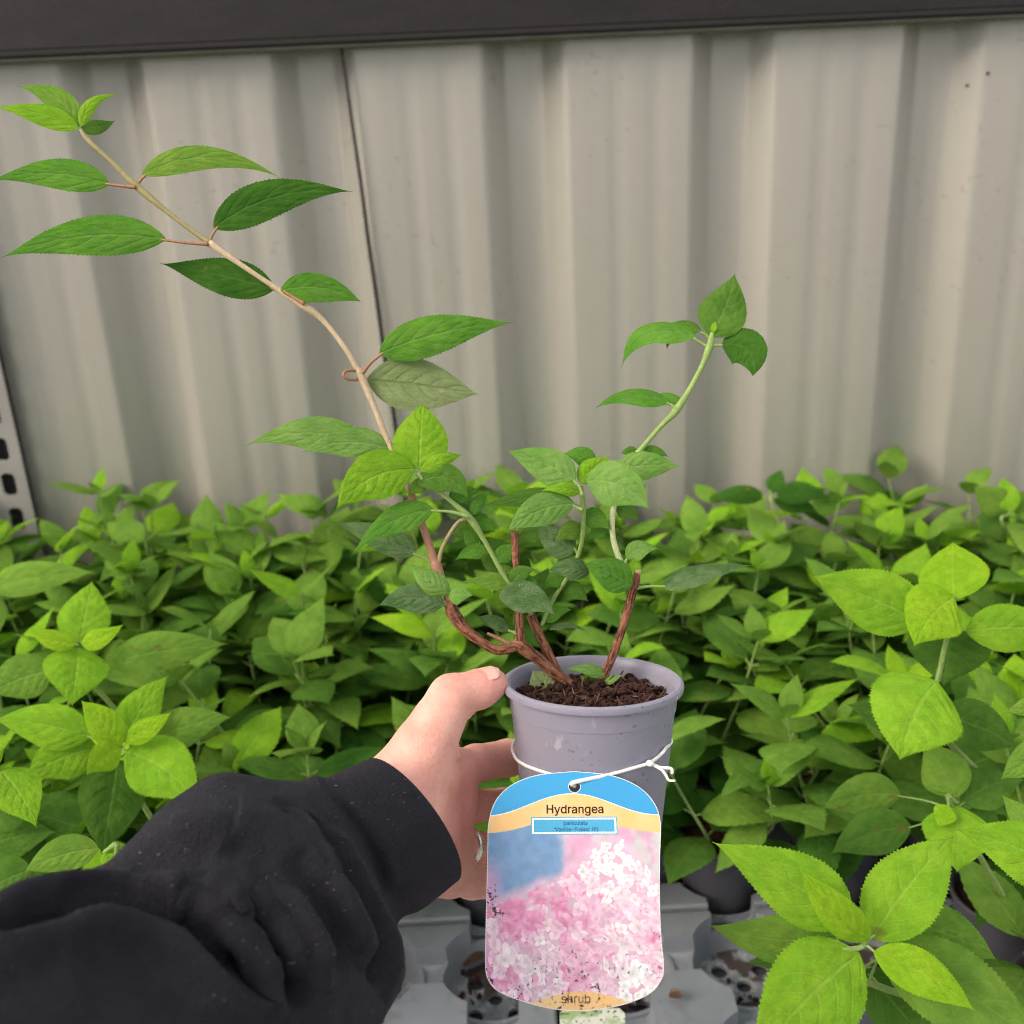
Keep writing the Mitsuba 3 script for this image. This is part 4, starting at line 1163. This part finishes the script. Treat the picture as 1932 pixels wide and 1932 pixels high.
def ring_pt(px, py, lift=0.0012):
    """Point on the held pot's near side under the photograph's point."""
    v = unit(FWD + (px - HALF) / FPX * RIGHT + (HALF - py) / FPX * UP)
    best = None
    for d in np.linspace(0.48, 0.68, 4000):
        q = CAM + v * d / (v @ FWD) - RIM
        h = -(q @ AX)
        r = np.linalg.norm(q + AX * h)
        R = 0.039 + (HR - 0.0035 - 0.039) * (HH - h) / HH
        if r <= R + lift and 0 < h < HH:
            return RIM + q
    q = CAM + v * 0.6 / (v @ FWD)
    return q


def back_pt(ang, h, lift=0.0012):
    R = 0.039 + (HR - 0.0035 - 0.039) * (HH - h) / HH + lift
    return RIM - AX * h + R * (math.cos(ang) * PX + math.sin(ang) * PY)


hole_p = from_tag(np.array([tag_xy(1084, 1483)]), np.array([0.0006]))[0]
knot = ring_pt(1226, 1440, 0.003)
lp = [hole_p - tz * 0.004, hole_p + ty * 0.0015 + tz * 0.0006, (hole_p * 0.5 + knot * 0.5) + tz * 0.0012, knot]
obj('cord', tube(lp, [0.0011, 0.0012, 0.0010, 0.0010], 40, 8), 'tie_white', tie)
rp = [knot, ring_pt(1244, 1426), ring_pt(1256, 1412), back_pt(0.12, 0.038), back_pt(0.8, 0.034), back_pt(1.57, 0.033), back_pt(2.3, 0.035), back_pt(3.0, 0.040), ring_pt(972, 1428), ring_pt(990, 1443), ring_pt(1015, 1453), ring_pt(1040, 1461), ring_pt(1070, 1470), hole_p - tz * 0.004]
obj('cord', tube(rp, [0.0010] * len(rp), 120, 8), 'tie_white', tie)
kn = trimesh.creation.icosphere(subdivisions=2, radius=0.0022)
obj('knot', (np.array(kn.vertices) * [1, 1, 0.8] + knot, np.array(kn.faces)), 'tie_white', tie)
obj('tail', px_tube([(1228, 1440, .553, .0010), (1245, 1448, .551, .0010), (1266, 1450, .55, .0009), (1268, 1460, .55, .0009)], 20, 8), 'tie_white', tie)
obj('tail', px_tube([(1228, 1441, .552, .0010), (1248, 1452, .549, .0009), (1256, 1462, .547, .0008), (1262, 1472, .546, .0008), (1274, 1473, .545, .0006)], 20, 8), 'tie_white', tie)

# second label poking out below the tag, standing in the tray
lab_c = on_plane(1120, 1935, FLOOR_Z + 0.045)
def lab_colour(p, n, uv):
    c = mix((0.55, 0.58, 0.50), (0.25, 0.36, 0.16), smoothstep(0.42, 0.62, fbm(p.x * 90, p.y * 90, p.z * 90, 3)))
    return mix(c, (0.06, 0.05, 0.04), smoothstep(0.74, 0.8, noise(p.x * 500, p.y * 500, p.z * 500)))
mat('old_label', {'type': 'twosided', 'bsdf': {'type': 'principled', 'base_color': mikit.proc(lab_colour), 'roughness': 0.4}})
lx, lu = RIGHT, unit(np.array([0.02, 0.35, 0.94]))
o = P(1118, 1935, 0.80)
lp2 = Polygon([(-0.025, -0.10), (0.025, -0.10), (0.026, 0.010), (0.022, 0.014), (-0.022, 0.014), (-0.026, 0.010)])
m_ = trimesh.creation.extrude_polygon(lp2, 0.0008, engine='earcut')
v_ = np.array(m_.vertices)
nn = np.cross(lx, lu)
k = obj('plant_label', (o + v_[:, :1] * lx + v_[:, 1:2] * lu + v_[:, 2:] * nn, np.array(m_.faces)), 'old_label', smooth=False)
tag(k, 'faded green plant label poking out below the hanging tag', 'label')

# dead leaves lying in the tray
stem_mat('dead_leaf_brown', (0.045, 0.022, 0.013), (0.085, 0.045, 0.026))
for (p0, p1, wd, lab) in (((862, 1812), (925, 1790), 0.032, 'curled brown dead leaf lying in the empty cell under the hand'), ((1262, 1876), (1292, 1880), 0.010, 'small brown leaf scrap lying on the tray right of the tag')):
    z_ = FLOOR_Z + (0.012 if p0[0] < 1000 else 0.056)
    B, Tp = on_plane(*p0, z_), on_plane(*p1, z_ + 0.004)
    mesh, uv = leaf(B, Tp, np.array([0, -0.3, 1.0]), wd, arch=0.008 if wd > 0.02 else 0.002, fold=-0.5, rows=30, cols=9, seed=9, wave=0.2)
    k = obj('dead_leaf', mesh, 'dead_leaf_brown', uv=uv)
    tag(k, lab, 'leaf')

# ------------------------------------------------------------------ the person's arm and hand
person = thing('person', "person in a black sweatshirt holding the potted plant with the left hand", 'person')


def capsule(q, a, b, ra, rb):
    ba = b - a
    t = np.clip(((q - a) @ ba) / max(ba @ ba, 1e-12), 0, 1)
    return np.linalg.norm(q - a - t[..., None] * ba, axis=-1) - (ra + (rb - ra) * t)


def smin(a, b, k):
    h = np.clip(0.5 + 0.5 * (b - a) / k, 0, 1)
    return b + (a - b) * h - k * h * (1 - h)


def cam3(px, py, d):
    return np.array([(px - HALF) / FPX * d, (HALF - py) / FPX * d, d])


J = lambda px, py, d, r: (cam3(px, py, d), r)
palm = [
    (J(600, 1620, .500, .026), J(725, 1555, .538, .027)),
    (J(725, 1535, .540, .024), J(790, 1468, .562, .021)), (J(735, 1560, .540, .025), J(800, 1560, .566, .019)), (J(740, 1600, .540, .023), J(800, 1630, .568, .018)),
    (J(790, 1470, .566, .018), J(856, 1456, .590, .0120)), (J(800, 1540, .570, .017), J(850, 1524, .592, .0120)), (J(800, 1580, .570, .017), J(846, 1592, .592, .0110)), (J(800, 1630, .570, .017), J(848, 1648, .586, .0116)),
    (J(856, 1456, .590, .0120), J(850, 1524, .592, .0120)), (J(850, 1524, .592, .0120), J(846, 1592, .592, .0110)), (J(846, 1592, .592, .0110), J(848, 1648, .586, .0116)),
]
thumb = [(J(765, 1480, .552, .022), J(800, 1412, .556, .0165)), (J(800, 1412, .556, .0165), J(826, 1362, .560, .0135)), (J(826, 1362, .560, .0135), J(852, 1316, .566, .0122)), (J(852, 1316, .566, .0122), J(905, 1300, .574, .0102)), (J(905, 1300, .574, .0102), J(930, 1290, .577, .0086))]
fingers = [
    [J(856, 1456, .590, .0120), J(898, 1440, .606, .0110), J(958, 1430, .628, .0112), J(1008, 1428, .660, .0100), J(1062, 1424, .672, .0088)],
    [J(850, 1524, .592, .0120), J(896, 1520, .612, .0098), J(950, 1517, .634, .0095), J(1008, 1514, .664, .0100), J(1068, 1510, .676, .0088)],
    [J(846, 1592, .592, .0110), J(896, 1600, .610, .0098), J(948, 1602, .630, .0098), J(1004, 1594, .658, .0098), J(1055, 1590, .668, .0086)],
    [J(848, 1648, .586, .0116), J(890, 1664, .598, .0096), J(945, 1664, .614, .0100), J(985, 1660, .640, .0090), J(1022, 1652, .650, .0080)],
]
h = 0.00125
lo, hi = cam3(590, 1700, .50), cam3(1090, 1230, .70)
lo = np.array([-0.135, -0.245, 0.470])
hi = np.array([0.060, -0.080, 0.700])
ax_ = [np.arange(lo[i], hi[i], h) for i in range(3)]
G = np.stack(np.meshgrid(*ax_, indexing='ij'), -1).astype(np.float32)
d_palm = None
for (a_, ra), (b_, rb) in palm:
    c_ = capsule(G, a_, b_, ra, rb)
    d_palm = c_ if d_palm is None else smin(d_palm, c_, 0.010)
d_th = None
for (a_, ra), (b_, rb) in thumb:
    c_ = capsule(G, a_, b_, ra, rb)
    d_th = c_ if d_th is None else smin(d_th, c_, 0.006)
sdf = smin(d_palm, d_th, 0.009)
for fg in fingers:
    d_f = None
    for (a_, ra), (b_, rb) in zip(fg[:-1], fg[1:]):
        c_ = capsule(G, a_, b_, ra, rb)
        d_f = c_ if d_f is None else smin(d_f, c_, 0.003)
    sdf = smin(sdf, d_f, 0.0028)
hv, hf = surface_nets(sdf, lo, h)
hm = trimesh.Trimesh(hv, hf, process=False)
trimesh.smoothing.filter_taubin(hm, 0.5, 0.53, 12)
hv = np.array(hm.vertices)
hv = CAM + hv[:, :1] * RIGHT + hv[:, 1:2] * UP + hv[:, 2:] * FWD


def normals(v, f):
    n = np.zeros_like(v)
    fn = np.cross(v[f[:, 1]] - v[f[:, 0]], v[f[:, 2]] - v[f[:, 0]])
    for i in range(3):
        np.add.at(n, f[:, i], fn)
    return n / (np.linalg.norm(n, axis=1, keepdims=True) + 1e-15)


def on_surface(v, n, pts):
    """3-D points of the surface's near side on the sight lines of the photo points."""
    px_, d_ = pixel(v)
    front = ((CAM - v) * n).sum(1) > 0
    px_, vv, dd = px_[front], v[front], d_[front]
    tree_ = cKDTree(px_)
    res = []
    for p in pts:
        near = tree_.query_ball_point(p, 9) or [tree_.query(p)[1]]
        res.append(vv[min(near, key=lambda i: dd[i])])
    return np.array(res)


def crease(v, f, curve, depth, width, ridge=0.35, fade=True, limit=None):
    n = normals(v, f)
    pts = spline(curve, 40)
    c3 = on_surface(v, n, pts)
    c3 = spline(c3[::5], 160)
    d, i = cKDTree(c3).query(v)
    t = i / 159
    amp = np.clip(np.minimum(t, 1 - t) * 6, 0.0, 1) ** 0.7 if fade is True else (np.ones_like(t) if fade is None else np.clip((t if fade == 'start' else 1 - t) * 6, 0, 1) ** 0.7)
    disp = -depth * np.exp(-(d / width) ** 2) + ridge * depth * np.exp(-((d - 2.1 * width) / (1.2 * width)) ** 2)
    facing = np.clip((((CAM - v) * n).sum(1) / np.linalg.norm(CAM - v, axis=1) + 0.3) * 3, 0, 1)
    return v + n * (disp * amp * facing)[:, None]


for cv, dp_, wd_ in (([(862, 1408), (852, 1450), (834, 1490), (808, 1528), (800, 1560)], 0.0030, 0.0024), ([(862, 1330), (868, 1316), (868, 1300)], 0.0005, 0.0009), ([(855, 1328), (860, 1312), (860, 1294)], 0.0005, 0.0009), ([(848, 1322), (852, 1306), (851, 1288)], 0.0004, 0.0009), ([(700, 1440), (735, 1470), (760, 1510)], 0.0006, 0.0014), ([(712, 1432), (750, 1465), (778, 1505)], 0.0005, 0.0012), ([(902, 1470), (893, 1500), (895, 1535)], 0.0010, 0.0016), ([(900, 1555), (893, 1580), (893, 1615)], 0.0010, 0.0016),
                     ([(882, 1350), (890, 1336), (896, 1322)], 0.0008, 0.0013), ([(912, 1630), (890, 1634), (866, 1646)], 0.0024, 0.0018), ([(862, 1480), (840, 1530), (834, 1580), (846, 1625)], 0.0015, 0.0018), ([(812, 1560), (838, 1580), (866, 1570)], 0.0011, 0.0015), ([(822, 1620), (845, 1648), (872, 1662)], 0.0010, 0.0014)):
    hv = crease(hv, hf, cv, dp_, wd_, 0.2)
obj('hand', (hv, hf), 'skin', person)

# thumb nail: a thin curved shell on the upper side of the thumb's end
na = unit(P(938, 1280, .577) - P(880, 1292, .570))
nu = unit(0.9 * UP - 0.45 * FWD - 0.12 * RIGHT)
nu = unit(nu - na * (nu @ na))
ns_ = np.cross(na, nu)
uu, vv = np.meshgrid(np.linspace(-1, 1, 15), np.linspace(-1, 1, 11), indexing='ij')
cc = P(913, 1299, .5755)
shape_w = np.sqrt(np.clip(1 - np.abs(uu) ** 4, 0.02, 1))
ang = vv * shape_w * 0.62
nr = 0.0116
nv = cc + na * (uu * 0.0080 + 0.0008)[..., None] + (nu[None, None] * np.cos(ang)[..., None] + ns_[None, None] * np.sin(ang)[..., None]) * (nr + 0.0003 - 0.0006 * (uu > 0.8))[..., None]
i, j = np.meshgrid(np.arange(14), np.arange(10), indexing='ij')
q = (i * 11 + j).ravel()
nf = np.vstack([np.stack([q, q + 11, q + 12], 1), np.stack([q, q + 12, q + 1], 1)])
obj('thumb_nail', (nv.reshape(-1, 3), nf), 'nail', person)

# ring on the ring finger
ra_, rb_ = P(898, 1600, .610), P(948, 1602, .630)
rax = unit(rb_ - ra_)
rc = P(879, 1597.5, .6035)
r1 = unit(UP - rax * (UP @ rax))
r2 = np.cross(rax, r1)
rv, rf = [], []
prof = [(0.0100, -0.0026), (0.0114, -0.0028), (0.0117, -0.0014), (0.0113, -0.0005), (0.0118, 0.0), (0.0113, 0.0005), (0.0117, 0.0014), (0.0114, 0.0028), (0.0100, 0.0026), (0.0100, -0.0026)]
lv, lf = lathe([(r + 0.0004, z) for r, z in prof], 48)
obj('ring', (rc + lv[:, :1] * r1 + lv[:, 1:2] * r2 + lv[:, 2:] * rax, lf), 'ring_silver', person, smooth=30)

# sleeve
SEC = [((690, 1412), (866, 1684), .520), ((640, 1434), (802, 1735), .505), ((604, 1452), (762, 1752), .496), ((572, 1474), (758, 1785), .488), ((530, 1472), (760, 1815), .478), ((480, 1463), (756, 1845), .468), ((400, 1467), (730, 1900), .452),
       ((300, 1540), (690, 1970), .432), ((200, 1634), (640, 2050), .412), ((80, 1668), (520, 2210), .382), ((0, 1717), (350, 2350), .352), ((-150, 1835), (100, 2520), .312), ((-380, 2010), (-180, 2720), .272)]
NS, NT = 300, 260
cu = spline([(*u, *l, d) for u, l, d in SEC], NS)
U3 = np.array([P(a_, b_, d_) for a_, b_, d_ in cu[:, [0, 1, 4]]])
L3 = np.array([P(a_, b_, d_) for a_, b_, d_ in cu[:, [2, 3, 4]]])
mid3, hw = (U3 + L3) / 2, (U3 - L3) / 2
toc = CAM - mid3
hd = hw / np.linalg.norm(hw, axis=1, keepdims=True)
toc = toc - hd * (toc * hd).sum(1, keepdims=True)
toc /= np.linalg.norm(toc, axis=1, keepdims=True)
half = np.linalg.norm(hw, axis=1)
th = np.arange(NT) * 2 * np.pi / NT
dep = half * np.interp(np.linspace(0, 1, NS), [0, 0.15, 0.3, 1], [0.62, 0.66, 0.80, 0.85])
shift = np.interp(np.linspace(0, 1, NS), [0, 0.06, 0.16, 0.2, 1], [0.0, -0.004, -0.010, -0.008, 0])
SV = mid3[:, None] + hw[:, None] * np.cos(th)[None, :, None] + toc[:, None] * (np.sin(th)[None] * dep[:, None])[..., None]
# the opening is cut round: its near side reaches further towards the hand
fw = P(830, 1510, .535) - P(760, 1560, .512)
fw = unit(fw - toc[0] * (fw @ toc[0]) - hd[0] * (fw @ hd[0]))
end = np.exp(-(np.linspace(0, 1, NS) / 0.11) ** 1.5)
SV = SV + fw * (0.0150 * end[:, None] * np.maximum(np.sin(th), 0)[None] ** 1.0)[..., None]
i, j = np.meshgrid(np.arange(NS - 1), np.arange(NT), indexing='ij')
i, j = i.ravel(), j.ravel()
jj = (j + 1) % NT
SF = np.vstack([np.stack([i * NT + j, i * NT + jj, (i + 1) * NT + jj], 1), np.stack([i * NT + j, (i + 1) * NT + jj, (i + 1) * NT + j], 1)])
sv = SV.reshape(-1, 3)
if ((CAM - sv) * normals(sv, SF)).sum(1)[(np.sin(th)[None].repeat(NS, 0).ravel() > 0.9)].mean() < 0:
    SF = SF[:, ::-1]
nrm = normals(sv, SF)
# soft body of the bunched cloth over the cuff
srow = np.repeat(np.linspace(0, 1, NS), NT)
sv = sv + nrm * (0.0055 * (np.tanh((srow - 0.185) / 0.018) * 0.5 - 0.5) + 0.004 * (meshkit.fbm(sv * 26 + 5, 3) - 0.5) * 2 * np.clip(srow * 6 - 0.8, 0, 1))[:, None]
for cv, dp_, wd_, rd_, fd_ in (
        ([(598, 1535), (620, 1585), (650, 1645), (690, 1715), (716, 1775), (714, 1830), (690, 1890)], 0.0190, 0.0062, 0.38, True),
        ([(449, 1701), (488, 1745), (537, 1804), (571, 1862), (586, 1935)], 0.0140, 0.0056, 0.4, True),
        ([(-10, 1760), (73, 1728), (161, 1703), (244, 1706), (342, 1728), (415, 1770), (478, 1828), (527, 1885), (556, 1950)], 0.0170, 0.0058, 0.45, 'end'),
        ([(560, 1600), (600, 1680), (640, 1770), (655, 1860)], 0.0060, 0.0060, 0.4, True),
        ([(420, 1590), (480, 1600), (540, 1640), (580, 1700)], 0.0040, 0.0080, 0.5, True),
        ([(250, 1640), (300, 1620), (370, 1615), (440, 1640)], 0.0035, 0.009, 0.5, True),
        ([(150, 1850), (230, 1840), (330, 1880), (400, 1940)], 0.003, 0.012, 0.5, True),
        ([(640, 1500), (690, 1565), (725, 1640), (742, 1715)], 0.0030, 0.0030, 0.3, True),
        ([(520, 1500), (570, 1530), (620, 1600), (660, 1690)], 0.0035, 0.0060, 0.4, True),
        ([(500, 1640), (540, 1700), (590, 1790), (615, 1880)], 0.0040, 0.0045, 0.4, True),
        ([(330, 1660), (400, 1680), (440, 1720)], 0.0035, 0.0050, 0.4, True),
        ([(120, 1690), (200, 1672), (290, 1670)], 0.0030, 0.0060, 0.4, True),
        ([(300, 1545), (380, 1540), (450, 1545)], -0.002, 0.006, 0.2, True)):
    sv = crease(sv, SF, cv, dp_, wd_, rd_, fd_)
# hem: turn the edge inwards
ringv = sv[:NT]
inner = ringv + (mid3[0] - ringv) * 0.05 - fw * 0.004
inner2 = ringv + (mid3[0] - ringv) * 0.06 - fw * 0.02
sv2 = np.vstack([inner2, inner, sv])
i, j = np.meshgrid(np.arange(2), np.arange(NT), indexing='ij')
i, j = i.ravel(), j.ravel()
jj = (j + 1) % NT
HF = np.vstack([np.stack([i * NT + j, i * NT + jj, (i + 1) * NT + jj], 1), np.stack([i * NT + j, (i + 1) * NT + jj, (i + 1) * NT + j], 1)])
obj('sleeve', (sv2, np.vstack([HF, SF + 2 * NT])), 'black_cotton', person)
